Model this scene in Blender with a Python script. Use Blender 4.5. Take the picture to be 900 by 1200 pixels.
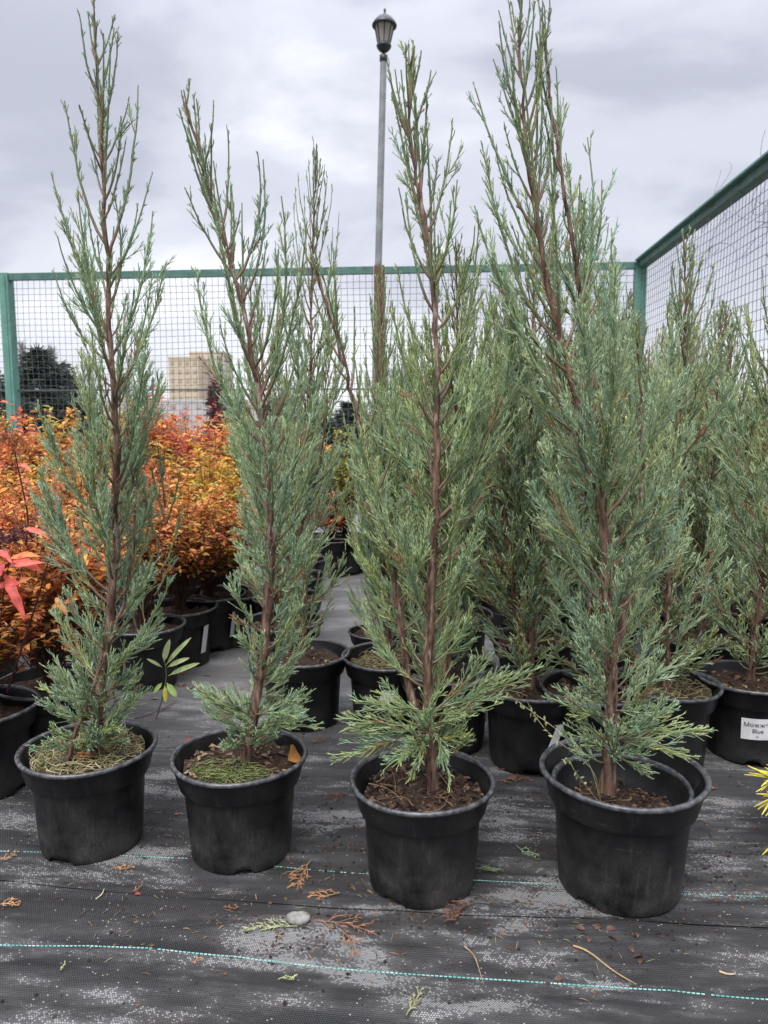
import bpy, math
import numpy as np
from mathutils import Vector

# ------------------------------------------------------------------ reset
for o in list(bpy.data.objects):
    bpy.data.objects.remove(o, do_unlink=True)
scn = bpy.context.scene
COL = scn.collection
R = math.radians

# ------------------------------------------------------------------ camera
CAM_H = 0.754
PITCH = R(7.0)
cam_d = bpy.data.cameras.new('camera')
cam = bpy.data.objects.new('camera', cam_d)
COL.objects.link(cam)
cam.location = (0, 0, CAM_H)
cam.rotation_euler = (math.pi / 2 - PITCH, 0, 0)
cam_d.sensor_fit = 'VERTICAL'
cam_d.sensor_height = 36.0
cam_d.lens = 27.0
cam_d.clip_start = 0.02
cam_d.clip_end = 2000
cam_d.dof.use_dof = True
cam_d.dof.focus_distance = 1.33
cam_d.dof.aperture_fstop = 10.0
scn.camera = cam

# ------------------------------------------------------------------ world / sky
SUN_EL, SUN_AZ = R(58), R(205)
world = bpy.data.worlds.new('World')
scn.world = world
world.use_nodes = True
wt = world.node_tree
wt.nodes.clear()


def wn(t, **kw):
    n = wt.nodes.new(t)
    for k, v in kw.items():
        setattr(n, k, v)
    return n


def wmath(op, a, b=None, clamp=False):
    n = wn('ShaderNodeMath', operation=op, use_clamp=clamp)
    for i, v in enumerate((a, b)):
        if v is None:
            continue
        if isinstance(v, (int, float)):
            n.inputs[i].default_value = v
        else:
            wt.links.new(v, n.inputs[i])
    return n.outputs[0]


tc = wn('ShaderNodeTexCoord')
sep = wn('ShaderNodeSeparateXYZ')
wt.links.new(tc.outputs['Generated'], sep.inputs[0])
zc = wmath('MAXIMUM', sep.outputs['Z'], 0.0)
den = wmath('ADD', zc, 0.22)
cx = wmath('DIVIDE', sep.outputs['X'], den)
cy = wmath('DIVIDE', sep.outputs['Y'], den)
cmb = wn('ShaderNodeCombineXYZ')
wt.links.new(cx, cmb.inputs[0])
wt.links.new(cy, cmb.inputs[1])
nz = wn('ShaderNodeTexNoise')
nz.inputs['Scale'].default_value = 1.15
nz.inputs['Detail'].default_value = 7.0
nz.inputs['Roughness'].default_value = 0.52
nz.inputs['Distortion'].default_value = 0.35
mp = wn('ShaderNodeMapping')
mp.inputs['Location'].default_value = (5.3, 2.2, 0.4)
wt.links.new(cmb.outputs[0], mp.inputs[0])
wt.links.new(mp.outputs[0], nz.inputs['Vector'])
ramp = wn('ShaderNodeValToRGB')
ramp.color_ramp.interpolation = 'EASE'
e = ramp.color_ramp.elements
e[0].position = 0.37
e[0].color = (0.44, 0.455, 0.535, 1)
e[1].position = 0.66
e[1].color = (0.79, 0.80, 0.87, 1)
e2 = ramp.color_ramp.elements.new(0.50)
e2.color = (0.58, 0.595, 0.67, 1)
wt.links.new(nz.outputs['Fac'], ramp.inputs[0])
# thin bright cloud base towards the horizon
hz = wn('ShaderNodeMapRange')
hz.interpolation_type = 'SMOOTHSTEP'
hz.inputs['From Min'].default_value = 0.0
hz.inputs['From Max'].default_value = 0.26
hz.inputs['To Min'].default_value = 0.62
hz.inputs['To Max'].default_value = 0.0
wt.links.new(zc, hz.inputs['Value'])
mixh = wn('ShaderNodeMix', data_type='RGBA')
mixh.inputs['B'].default_value = (0.86, 0.87, 0.92, 1)
wt.links.new(hz.outputs[0], mixh.inputs['Factor'])
wt.links.new(ramp.outputs[0], mixh.inputs['A'])
# overcast luminance: brighter towards the zenith
zen = wn('ShaderNodeMapRange')
zen.interpolation_type = 'SMOOTHSTEP'
zen.inputs['From Min'].default_value = 0.35
zen.inputs['From Max'].default_value = 1.0
zen.inputs['To Min'].default_value = 1.0
zen.inputs['To Max'].default_value = 3.8
wt.links.new(zc, zen.inputs['Value'])
mul = wn('ShaderNodeVectorMath', operation='SCALE')
wt.links.new(mixh.outputs['Result'], mul.inputs[0])
wt.links.new(zen.outputs[0], mul.inputs['Scale'])
bg_cloud = wn('ShaderNodeBackground')
bg_cloud.inputs['Strength'].default_value = 0.56
wt.links.new(mul.outputs[0], bg_cloud.inputs['Color'])
sky = wn('ShaderNodeTexSky', sky_type='NISHITA')
sky.sun_disc = False
sky.sun_elevation = SUN_EL
sky.sun_rotation = SUN_AZ
bg_sky = wn('ShaderNodeBackground')
bg_sky.inputs['Strength'].default_value = 0.08
wt.links.new(sky.outputs[0], bg_sky.inputs['Color'])
mixs = wn('ShaderNodeMixShader')
mixs.inputs[0].default_value = 0.94
wt.links.new(bg_sky.outputs[0], mixs.inputs[1])
wt.links.new(bg_cloud.outputs[0], mixs.inputs[2])
wo = wn('ShaderNodeOutputWorld')
wt.links.new(mixs.outputs[0], wo.inputs[0])

# ------------------------------------------------------------------ sun
sd = bpy.data.lights.new('sun', 'SUN')
sd.energy = 1.5
sd.angle = R(35)
sd.color = (1.0, 0.97, 0.93)
sun = bpy.data.objects.new('sun', sd)
COL.objects.link(sun)
sdir = Vector((math.sin(SUN_AZ) * math.cos(SUN_EL), math.cos(SUN_AZ) * math.cos(SUN_EL), math.sin(SUN_EL)))
sun.rotation_euler = (-sdir).to_track_quat('-Z', 'Y').to_euler()
sun.location = (0, -3, 8)

scn.view_settings.view_transform = 'Standard'
scn.view_settings.look = 'None'
scn.view_settings.gamma = 1.0
scn.view_settings.exposure = 1.25
scn.view_settings.use_curve_mapping = False

# ------------------------------------------------------------------ helpers
FPX = 900.0
cp, sp = math.cos(PITCH), math.sin(PITCH)


def ray(px, py):
    a = (px - 450.0) / FPX
    b = (600.0 - py) / FPX
    return np.array([a, cp + b * sp, -sp + b * cp])


def at_z(px, py, z=0.0):
    """point of the place seen at a photograph position, on the level z"""
    d = ray(px, py)
    t = (z - CAM_H) / d[2]
    return np.array([0, 0, CAM_H]) + d * t


def at_y(px, py, y):
    d = ray(px, py)
    return np.array([0, 0, CAM_H]) + d * (y / d[1])


def props(o, label=None, cat=None, group=None, kind=None):
    if label:
        o['label'] = label
    if cat:
        o['category'] = cat
    if group:
        o['group'] = group
    if kind:
        o['kind'] = kind
    return o


def empty(name, loc, label, cat, group=None, rz=0.0):
    o = bpy.data.objects.new(name, None)
    o.empty_display_size = 0.05
    COL.objects.link(o)
    o.location = loc
    o.rotation_euler = (0, 0, rz)
    return props(o, label, cat, group)


def link(name, me, parent=None):
    o = bpy.data.objects.new(name, me)
    COL.objects.link(o)
    if parent is not None:
        o.parent = parent
    return o


def mesh(name, V, Fs, mats, col=None, smooth=True, midx=None):
    """V (n,3); Fs list of (m,k) int arrays; col (n,3)"""
    V = np.asarray(V, np.float32)
    me = bpy.data.meshes.new(name)
    me.vertices.add(len(V))
    me.vertices.foreach_set('co', V.ravel())
    Fs = [np.asarray(f, np.int32) for f in Fs if len(f)]
    li = np.concatenate([f.ravel() for f in Fs])
    tot = np.concatenate([np.full(len(f), f.shape[1], np.int32) for f in Fs])
    st = np.concatenate([[0], np.cumsum(tot)[:-1]]).astype(np.int32)
    me.loops.add(len(li))
    me.loops.foreach_set('vertex_index', li)
    me.polygons.add(len(tot))
    me.polygons.foreach_set('loop_start', st)
    me.polygons.foreach_set('loop_total', tot)
    me.polygons.foreach_set('use_smooth', np.full(len(tot), bool(smooth)))
    if midx is not None:
        me.polygons.foreach_set('material_index', np.asarray(midx, np.int32))
    if col is not None:
        a = me.attributes.new('Col', 'FLOAT_COLOR', 'POINT')
        c = np.ones((len(V), 4), np.float32)
        c[:, :3] = col
        a.data.foreach_set('color', c.ravel())
    if not isinstance(mats, (list, tuple)):
        mats = [mats]
    for m in mats:
        me.materials.append(m)
    me.update(calc_edges=True)
    me.validate()
    return me


class MB:
    """collects vertex/face/colour arrays into one mesh"""

    def __init__(self):
        self.V, self.Q, self.T, self.C, self.n = [], [], [], [], 0

    def add(self, V, Q=None, T=None, C=None):
        V = np.asarray(V, np.float64).reshape(-1, 3)
        if Q is not None and len(Q):
            self.Q.append(np.asarray(Q) + self.n)
        if T is not None and len(T):
            self.T.append(np.asarray(T) + self.n)
        self.V.append(V)
        if C is None:
            C = np.ones((len(V), 3))
        self.C.append(np.broadcast_to(np.asarray(C, np.float64), (len(V), 3)))
        self.n += len(V)
        return self

    def tubes(self, P, Rd, S=3, C=None):
        return self.add(*tubes(P, Rd, S), None, None if C is None else np.repeat(np.asarray(C).reshape(-1, 3), S, axis=0))

    def box(self, c, s, rz=0.0, C=None):
        c = np.asarray(c, float)
        s = np.asarray(s, float) / 2
        v = np.array([[x, y, z] for x in (-1, 1) for y in (-1, 1) for z in (-1, 1)], float) * s
        ca, sa = math.cos(rz), math.sin(rz)
        v = np.stack([v[:, 0] * ca - v[:, 1] * sa, v[:, 0] * sa + v[:, 1] * ca, v[:, 2]], 1) + c
        q = [[0, 1, 3, 2], [4, 6, 7, 5], [0, 4, 5, 1], [2, 3, 7, 6], [0, 2, 6, 4], [1, 5, 7, 3]]
        return self.add(v, q, None, C)

    def lathe(self, prof, S=32, C=None, close=False):
        prof = np.asarray(prof, float)
        K = len(prof)
        a = np.arange(S) * 2 * math.pi / S
        V = np.stack([prof[:, None, 0] * np.cos(a), prof[:, None, 0] * np.sin(a), np.repeat(prof[:, 1:2], S, 1)], -1).reshape(-1, 3)
        i = np.arange(K - 1)[:, None] * S
        j = np.arange(S)[None]
        j2 = (j + 1) % S
        Q = np.stack([i + j, i + j2, i + S + j2, i + S + j], -1).reshape(-1, 4)
        return self.add(V, Q, None, C)

    def build(self, name, mats, smooth=True):
        V = np.concatenate(self.V)
        F = []
        if self.Q:
            F.append(np.concatenate(self.Q))
        if self.T:
            F.append(np.concatenate(self.T))
        return mesh(name, V, F, mats, np.concatenate(self.C), smooth)

    def obj(self, name, mats, parent=None, smooth=True):
        return link(name, self.build(name, mats, smooth), parent)


def nrm(v):
    return v / (np.linalg.norm(v, axis=-1, keepdims=True) + 1e-12)


def frames(T):
    ref = np.where(np.abs(T[..., 2:3]) > 0.85, np.array([1.0, 0, 0]), np.array([0, 0, 1.0]))
    N = nrm(np.cross(T, ref))
    B = np.cross(T, N)
    return N, B


def tubes(P, Rd, S=3):
    """P (N,K,3), Rd (N,K) -> verts, quads"""
    P = np.asarray(P, float)
    if P.ndim == 2:
        P = P[None]
    N, K, _ = P.shape
    Rd = np.broadcast_to(np.asarray(Rd, float), (N, K))
    T = np.empty_like(P)
    T[:, 1:-1] = P[:, 2:] - P[:, :-2]
    T[:, 0] = P[:, 1] - P[:, 0]
    T[:, -1] = P[:, -1] - P[:, -2]
    T = nrm(T)
    mid = nrm(P[:, -1] - P[:, 0])
    ref = np.where(np.abs(mid[:, 2:3]) > 0.8, np.array([1.0, 0.1, 0]), np.array([0, 0, 1.0]))[:, None]
    Nn = nrm(np.cross(T, np.broadcast_to(ref, T.shape)))
    B = np.cross(T, Nn)
    a = np.arange(S) * 2 * math.pi / S
    V = P[:, :, None] + Rd[:, :, None, None] * (Nn[:, :, None] * np.cos(a)[:, None] + B[:, :, None] * np.sin(a)[:, None])
    base = (np.arange(N) * K * S)[:, None, None] + (np.arange(K - 1) * S)[None, :, None]
    j = np.arange(S)[None, None]
    j2 = (j + 1) % S
    Q = np.stack([base + j, base + j2, base + S + j2, base + S + j], -1).reshape(-1, 4)
    return V.reshape(-1, 3), Q


def smooth_path(pts, K, it=2):
    p = np.asarray(pts, float)
    for _ in range(it):
        q = np.empty((2 * len(p), 3))
        q[0::2][1:] = 0.75 * p[1:] + 0.25 * np.vstack([p[2:], p[-1:]])
        a = 0.75 * p[:-1] + 0.25 * p[1:]
        b = 0.25 * p[:-1] + 0.75 * p[1:]
        q = np.empty((2 * len(a) + 2, 3))
        q[0] = p[0]
        q[-1] = p[-1]
        q[1:-1:2] = a
        q[2:-1:2] = b
        p = q
    d = np.concatenate([[0], np.cumsum(np.linalg.norm(np.diff(p, axis=0), axis=1))])
    s = np.linspace(0, d[-1], K)
    return np.stack([np.interp(s, d, p[:, k]) for k in range(3)], 1)


def hash2(ix, iy, seed):
    h = np.sin(ix * 127.1 + iy * 311.7 + seed * 74.7) * 43758.5453
    return h - np.floor(h)


def vnoise(x, y, seed=0):
    ix, iy = np.floor(x), np.floor(y)
    fx, fy = x - ix, y - iy
    fx = fx * fx * (3 - 2 * fx)
    fy = fy * fy * (3 - 2 * fy)
    a = hash2(ix, iy, seed)
    b = hash2(ix + 1, iy, seed)
    c = hash2(ix, iy + 1, seed)
    d = hash2(ix + 1, iy + 1, seed)
    return (a * (1 - fx) + b * fx) * (1 - fy) + (c * (1 - fx) + d * fx) * fy


# ------------------------------------------------------------------ materials
class NT:
    def __init__(self, name, rough=0.6, spec=0.4, metallic=0.0):
        self.m = bpy.data.materials.new(name)
        self.m.use_nodes = True
        self.t = self.m.node_tree
        self.b = self.t.nodes['Principled BSDF']
        self.b.inputs['Roughness'].default_value = rough
        self.b.inputs['Specular IOR Level'].default_value = spec
        self.b.inputs['Metallic'].default_value = metallic

    def n(self, t, **kw):
        x = self.t.nodes.new(t)
        for k, v in kw.items():
            setattr(x, k, v)
        return x

    def l(self, a, b):
        self.t.links.new(a, b)

    def math(self, op, a, b=None, c=None, clamp=False):
        x = self.n('ShaderNodeMath', operation=op, use_clamp=clamp)
        for i, v in enumerate((a, b, c)):
            if v is None:
                continue
            if isinstance(v, (int, float)):
                x.inputs[i].default_value = v
            else:
                self.l(v, x.inputs[i])
        return x.outputs[0]

    def coord(self, kind='Object', scale=None):
        c = self.n('ShaderNodeTexCoord').outputs[kind]
        if scale is not None:
            mpn = self.n('ShaderNodeMapping')
            mpn.inputs['Scale'].default_value = scale
            self.l(c, mpn.inputs[0])
            c = mpn.outputs[0]
        return c

    def noise(self, vec, scale, detail=4, rough=0.55, out='Fac'):
        x = self.n('ShaderNodeTexNoise')
        x.inputs['Scale'].default_value = scale
        x.inputs['Detail'].default_value = detail
        x.inputs['Roughness'].default_value = rough
        if vec is not None:
            self.l(vec, x.inputs['Vector'])
        return x.outputs[out]

    def range(self, v, a, b, c=0.0, d=1.0, smooth=False):
        x = self.n('ShaderNodeMapRange')
        if smooth:
            x.interpolation_type = 'SMOOTHSTEP'
        for k, val in zip(('From Min', 'From Max', 'To Min', 'To Max'), (a, b, c, d)):
            x.inputs[k].default_value = val
        self.l(v, x.inputs['Value'])
        return x.outputs[0]

    def mix(self, f, a, b, blend='MIX'):
        x = self.n('ShaderNodeMix', data_type='RGBA', blend_type=blend)
        for sock, v in (('Factor', f), ('A', a), ('B', b)):
            if isinstance(v, (int, float)):
                x.inputs[sock].default_value = v
            elif isinstance(v, tuple):
                x.inputs[sock].default_value = (*v, 1.0)
            else:
                self.l(v, x.inputs[sock])
        return x.outputs['Result']

    def color(self, c):
        if isinstance(c, tuple):
            self.b.inputs['Base Color'].default_value = (*c, 1)
        else:
            self.l(c, self.b.inputs['Base Color'])

    def bump(self, h, strength=0.5, dist=0.002):
        x = self.n('ShaderNodeBump')
        x.inputs['Strength'].default_value = strength
        x.inputs['Distance'].default_value = dist
        self.l(h, x.inputs['Height'])
        self.l(x.outputs[0], self.b.inputs['Normal'])


def attr_mat(name, rough, spec, nscale=60, var=0.35, bump=0.0, transl=0.0):
    k = NT(name, rough, spec)
    a = k.n('ShaderNodeAttribute')
    a.attribute_name = 'Col'
    nf = k.noise(k.coord('Object'), nscale, 3)
    f = k.range(nf, 0.3, 0.7, 1.0 - var, 1.0 + var)
    mulv = k.n('ShaderNodeVectorMath', operation='SCALE')
    k.l(a.outputs['Color'], mulv.inputs[0])
    k.l(f, mulv.inputs['Scale'])
    k.l(mulv.outputs[0], k.b.inputs['Base Color'])
    if bump:
        k.bump(nf, 0.6, bump)
    if transl:
        k.b.inputs['Subsurface Weight'].default_value = 0.0
        tr = k.n('ShaderNodeBsdfTranslucent')
        k.l(mulv.outputs[0], tr.inputs['Color'])
        ms = k.n('ShaderNodeMixShader')
        ms.inputs[0].default_value = transl
        k.l(k.b.outputs[0], ms.inputs[1])
        k.l(tr.outputs[0], ms.inputs[2])
        k.l(ms.outputs[0], k.t.nodes['Material Output'].inputs[0])
    return k.m


M = {}
M['foliage'] = attr_mat('juniper_foliage', 0.55, 0.35, 140, 0.25)
M['leaf'] = attr_mat('shrub_leaf', 0.5, 0.3, 70, 0.22, transl=0.35)
M['litter'] = attr_mat('litter', 0.75, 0.2, 90, 0.4, 0.0008)
M['stem'] = attr_mat('shrub_stem', 0.7, 0.2, 80, 0.35)

k = NT('juniper_bark', 0.85, 0.2)
co = k.coord('Object', (1, 1, 0.18))
n1 = k.noise(co, 120, 5, 0.65)
n2 = k.noise(k.coord('Object'), 22, 3)
c1 = k.mix(k.range(n1, 0.36, 0.64), (0.036, 0.020, 0.015), (0.235, 0.145, 0.105))
c2 = k.mix(k.range(k.math('MULTIPLY', n2, n1), 0.30, 0.42), c1, (0.33, 0.26, 0.22))
k.color(c2)
k.bump(n1, 1.0, 0.006)
M['bark'] = k.m


def pot_mat(name, dust, lo=0.0042):
    k = NT(name, 0.42, 0.45)
    co = k.coord('Object')
    sp_ = k.n('ShaderNodeSeparateXYZ')
    k.l(co, sp_.inputs[0])
    big = k.noise(co, 16, 5, 0.6)
    fine = k.noise(co, 260, 4, 0.7)
    low = k.range(sp_.outputs['Z'], 0.0, 0.13, 1.0, 0.0)
    d = k.math('MULTIPLY', k.range(big, 0.38, 0.72), k.math('ADD', k.math('MULTIPLY', low, 0.85), 0.22))
    d = k.math('MULTIPLY', d, k.range(fine, 0.30, 0.66, 0.45, 1.0))
    strk = k.range(k.noise(k.coord('Object', (1, 1, .10)), 70, 4, .6), .56, .74, 0, .38)
    scf = k.range(k.noise(k.coord('Object', (.5, .5, 3.0)), 45, 5, .7), .64, .70, 0, .40)
    d = k.math('ADD', d, k.math('MULTIPLY', k.math('ADD', strk, scf), k.range(big, .35, .6)))
    speck = k.range(k.noise(co, 420, 2), 0.70, 0.76, 0.0, 0.5)
    f = k.math('ADD', k.math('MULTIPLY', d, dust), k.math('MULTIPLY', speck, 0.5 * dust), clamp=True)
    c = k.mix(f, (lo, lo * 1.04, lo * 1.22), (0.105, 0.098, 0.090))
    k.color(c)
    k.l(k.range(f, 0, 0.6, 0.40, 0.85), k.b.inputs['Roughness'])
    k.bump(k.noise(co, 40, 4), 0.25, 0.002)
    return k.m


M['pot'] = pot_mat('black_pot_plastic', 0.62)
M['pot_clean'] = pot_mat('black_pot_plastic_clean', 0.4)
k = NT('pot_rim_plastic', 0.38, 0.5)
nn = k.noise(k.coord('Object'), 90, 4)
k.color(k.mix(k.range(nn, 0.4, 0.75), (0.026, 0.027, 0.031), (0.12, 0.12, 0.125)))  # greyer than the pot wall: rim sheen painted into the colour
M['rim'] = k.m


def soil_mat(name, a, b, c):
    k = NT(name, 0.9, 0.2)
    co = k.coord('Object')
    n1 = k.noise(co, 110, 6, 0.7)
    n2 = k.noise(co, 30, 3)
    cc = k.mix(k.range(n1, 0.35, 0.66), a, b)
    cc = k.mix(k.range(n2, 0.55, 0.75), cc, c)
    k.color(cc)
    k.bump(n1, 1.0, 0.006)
    return k.m


M['soil'] = soil_mat('potting_soil', (0.014, 0.009, 0.007), (0.075, 0.047, 0.032), (0.055, 0.037, 0.026))
M['soil_moss'] = soil_mat('mossy_soil', (0.025, 0.018, 0.011), (0.10, 0.075, 0.04), (0.085, 0.095, 0.035))


def paint(name, c, c2, rough=0.55, sc=14, chip=0.0):
    k = NT(name, rough, 0.4)
    co = k.coord('Object')
    n = k.noise(co, sc, 5, 0.65)
    cc = k.mix(k.range(n, 0.42, 0.7), c, c2)
    if chip:
        ch = k.math('MULTIPLY', k.range(k.noise(co, 9, 6, 0.7), 0.60, 0.64), k.range(k.noise(co, 70, 3), 0.45, 0.55))
        cc = k.mix(k.math('MULTIPLY', ch, chip), cc, (0.10, 0.055, 0.035))
        cc = k.mix(k.range(k.noise(k.coord('Object', (6, 6, .8)), 4, 4), .55, .75, 0, .4), cc, (0.05, 0.085, 0.07))
    k.color(cc)
    k.bump(k.noise(co, 60, 3), 0.2, 0.002)
    return k.m


M['green_paint'] = paint('green_fence_paint', (0.085, 0.205, 0.165), (0.12, 0.265, 0.215), chip=.8)
M['rail_paint'] = paint('green_rail_paint', (0.045, 0.115, 0.095), (0.085, 0.175, 0.145), chip=.8)
M['wire'] = paint('grey_green_wire', (0.055, 0.066, 0.068), (0.09, 0.105, 0.105), 0.5, 5)
M['rust'] = paint('rusty_post', (0.10, 0.045, 0.028), (0.19, 0.10, 0.065), 0.8, 20)
M['lamp_metal'] = paint('dark_lamp_metal', (0.012, 0.013, 0.014), (0.03, 0.03, 0.032), 0.4)
M['pole'] = paint('grey_pole_metal', (0.16, 0.17, 0.17), (0.24, 0.25, 0.25), 0.45)
k = NT('lamp_glass', 0.35, 0.5)
k.color((0.42, 0.39, 0.34))
k.b.inputs['Transmission Weight'].default_value = 0.55
M['lamp_glass'] = k.m
M['white_plastic'] = paint('white_plastic', (0.72, 0.72, 0.72), (0.8, 0.8, 0.8), 0.4)
M['label_paper'] = paint('label_paper', (0.62, 0.62, 0.63), (0.74, 0.74, 0.75), 0.5, 40)
M['ink'] = paint('label_ink', (0.02, 0.02, 0.022), (0.04, 0.04, 0.04), 0.6)

# woven weed cloth ---------------------------------------------------
k = NT('woven_weed_cloth', 0.5, 0.28)
co = k.coord('Object')
s3 = k.n('ShaderNodeSeparateXYZ')
k.l(co, s3.inputs[0])
CELL = 0.0034
uu = k.math('DIVIDE', s3.outputs['X'], CELL)
vv = k.math('DIVIDE', s3.outputs['Y'], CELL * 0.8)
row = k.math('MODULO', k.math('ADD', k.math('FLOOR', vv), 20000.0), 2.0)
us = k.math('ADD', uu, k.math('MULTIPLY', row, 0.5))
fu = k.math('FRACT', us)
fv = k.math('FRACT', vv)
su = k.math('SINE', k.math('MULTIPLY', fu, math.pi))
sv = k.math('SINE', k.math('MULTIPLY', fv, math.pi))
weave = k.math('MULTIPLY', su, sv)
cellv = k.n('ShaderNodeCombineXYZ')
k.l(k.math('FLOOR', us), cellv.inputs[0])
k.l(k.math('FLOOR', vv), cellv.inputs[1])
wnz = k.n('ShaderNodeTexWhiteNoise', noise_dimensions='2D')
k.l(cellv.outputs[0], wnz.inputs['Vector'])
rnd = wnz.outputs['Value']
stretch = k.coord('Object', (1.0, 2.6, 1.0))
big = k.noise(stretch, 2.6, 5, 0.6)
mid = k.noise(stretch, 9.0, 5, 0.62)
patch = k.math('ADD', k.math('MULTIPLY', big, 0.62), k.math('MULTIPLY', mid, 0.38))
dry = k.range(k.math('ADD', patch, k.math('MULTIPLY', k.math('SUBTRACT', k.noise(k.coord('Object', (1.0, 7.0, 1.0)), 6.0, 5, 0.65), 0.5), 0.28)), 0.45, 0.63, 0.0, 1.0, True)
# dry grit held in the open squares of the weave
grit_p = k.math('MULTIPLY', k.math('POWER', dry, 1.6), 0.95)
grit = k.range(k.math('SUBTRACT', grit_p, k.math('MULTIPLY', rnd, 0.85)), 0.0, 0.30, 0.0, 1.0, True)
grit = k.math('MULTIPLY', grit, k.range(weave, 0.30, 0.62))
stray = k.math('MULTIPLY', k.math('GREATER_THAN', rnd, 0.992), k.range(weave, 0.3, 0.6))
grit = k.math('MAXIMUM', grit, stray)
streak = k.range(k.noise(k.coord('Object', (0.7, 9.0, 1.0)), 3.0, 5, 0.6), 0.40, 0.68)
rear = k.range(s3.outputs['Y'], 1.5, 2.2, 0.0, 0.75)
film = k.math('ADD', k.math('ADD', k.math('MULTIPLY', dry, 0.42), k.math('MULTIPLY', streak, 0.13)), k.math('ADD', rear, 0.0), clamp=True)
base = k.mix(k.range(weave, 0.0, 0.8), (0.007, 0.007, 0.008), (0.026, 0.0265, 0.028))
base = k.mix(k.range(k.noise(stretch, 5.0, 4), 0.35, 0.7), base, k.mix(0.5, base, (0.028, 0.027, 0.026)))
base = k.mix(film, base, (0.165, 0.162, 0.162))
brown = k.range(k.noise(co, 4.3, 5, 0.65), 0.60, 0.74, 0, 0.55)
base = k.mix(brown, base, (0.060, 0.042, 0.032))
colr = k.mix(k.math('MULTIPLY', grit, 0.62), base, (0.40, 0.395, 0.39))
k.color(colr)
k.l(k.range(patch, 0.40, 0.62, 0.42, 0.78), k.b.inputs['Roughness'])
k.bump(k.math('ADD', weave, k.math('MULTIPLY', mid, 1.5)), 0.55, 0.0016)
M['cloth'] = k.m

k = NT('teal_thread', 0.5, 0.3)
nn = k.noise(k.coord('Object'), 30, 4)
k.color(k.mix(k.range(nn, 0.38, 0.68), (0.06, 0.26, 0.23), (0.30, 0.50, 0.46)))
M['thread'] = k.m
k = NT('far_ground', 0.9, 0.2)
nn = k.noise(k.coord('Object'), 0.6, 6, 0.6)
k.color(k.mix(k.range(nn, 0.35, 0.65), (0.10, 0.10, 0.085), (0.20, 0.19, 0.165)))
M['far_ground'] = k.m
k = NT('worn_thread', 0.6, 0.3)
k.color(k.mix(k.range(k.noise(k.coord('Object'), 40, 4), .4, .7), (0.07, 0.10, 0.095), (0.22, 0.26, 0.25)))
M['thread_worn'] = k.m

# ------------------------------------------------------------------ setting: ground
ANG = -R(5.7)                   # the beds, fence and cloth all share this turn
U = np.array([math.cos(ANG), math.sin(ANG)])
W = np.array([-math.sin(ANG), math.cos(ANG)])


def uv_of(p):
    return float(p[0] * U[0] + p[1] * U[1]), float(p[0] * W[0] + p[1] * W[1])


def xy_of(u, v):
    return np.array([u * U[0] + v * W[0], u * U[1] + v * W[1]])


def cloth_h(u, v):
    u = np.asarray(u, float)
    v = np.asarray(v, float)
    w1 = vnoise(u * 1.1 + 3, v * 9.0 + 0.8 * vnoise(u * 2, v * 2, 3), 1)
    ridge = (1 - np.abs(2 * w1 - 1)) ** 3
    w2 = vnoise(u * 2.3, v * 22.0, 5)
    ridge2 = (1 - np.abs(2 * w2 - 1)) ** 3
    soft = vnoise(u * 3, v * 3.5, 9)
    return 0.0085 * ridge + 0.0040 * ridge2 + 0.006 * soft - 0.0125


SEAM = uv_of(at_z(750, 1076))[1]


def cloth_sheet(name, us, vs, lift):
    uu_, vv_ = np.meshgrid(us, vs)
    h = cloth_h(uu_, vv_) + lift(uu_, vv_)
    if lift is rear_lift:
        vv_ = vv_ + 0.022 * (vnoise(uu_ * 2.1, uu_ * 0, 31) - .5) * np.exp(-(vv_ - SEAM) / .05) + 0.006 * (vnoise(uu_ * 11, uu_ * 0, 32) - .5) * np.exp(-(vv_ - SEAM) / .03)
    V = np.stack([uu_, vv_, h], -1).reshape(-1, 3)
    nu, nv = len(us), len(vs)
    i = np.arange(nv - 1)[:, None] * nu + np.arange(nu - 1)[None]
    Q = np.stack([i, i + 1, i + nu + 1, i + nu], -1).reshape(-1, 4)
    o = link(name, mesh(name, V, [Q], M['cloth']))
    o.rotation_euler = (0, 0, ANG)
    props(o, kind='structure')
    return o


def front_lift(u, v):
    return -0.0013 + 0 * u


def rear_lift(u, v):
    edge = np.exp(-np.maximum(v - SEAM, 0) / 0.012)
    return edge * (0.0002 + 0.0036 * np.clip(.35 + .5 * u, 0, 1) * vnoise(u * 4.0, v * 0 + 2.0, 4))


sheet_front = cloth_sheet('ground_cloth', np.arange(-2.2, 2.2, 0.009), np.arange(0.25, SEAM + 0.08, 0.006), front_lift)
vs = [SEAM]
while vs[-1] < 7.3:
    vs.append(vs[-1] + min(0.006 + 0.006 * max(0, vs[-1] - SEAM - 0.4), 0.03))
wob = np.array(vs)
sheet_rear = cloth_sheet('ground_cloth', np.arange(-4.6, 2.6, 0.022), wob, rear_lift)


def gh(x, y):
    u, v = uv_of((x, y))
    return float(cloth_h(u, v) + (front_lift(u, v) if v < SEAM else rear_lift(np.array(u), np.array(v))))


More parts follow.
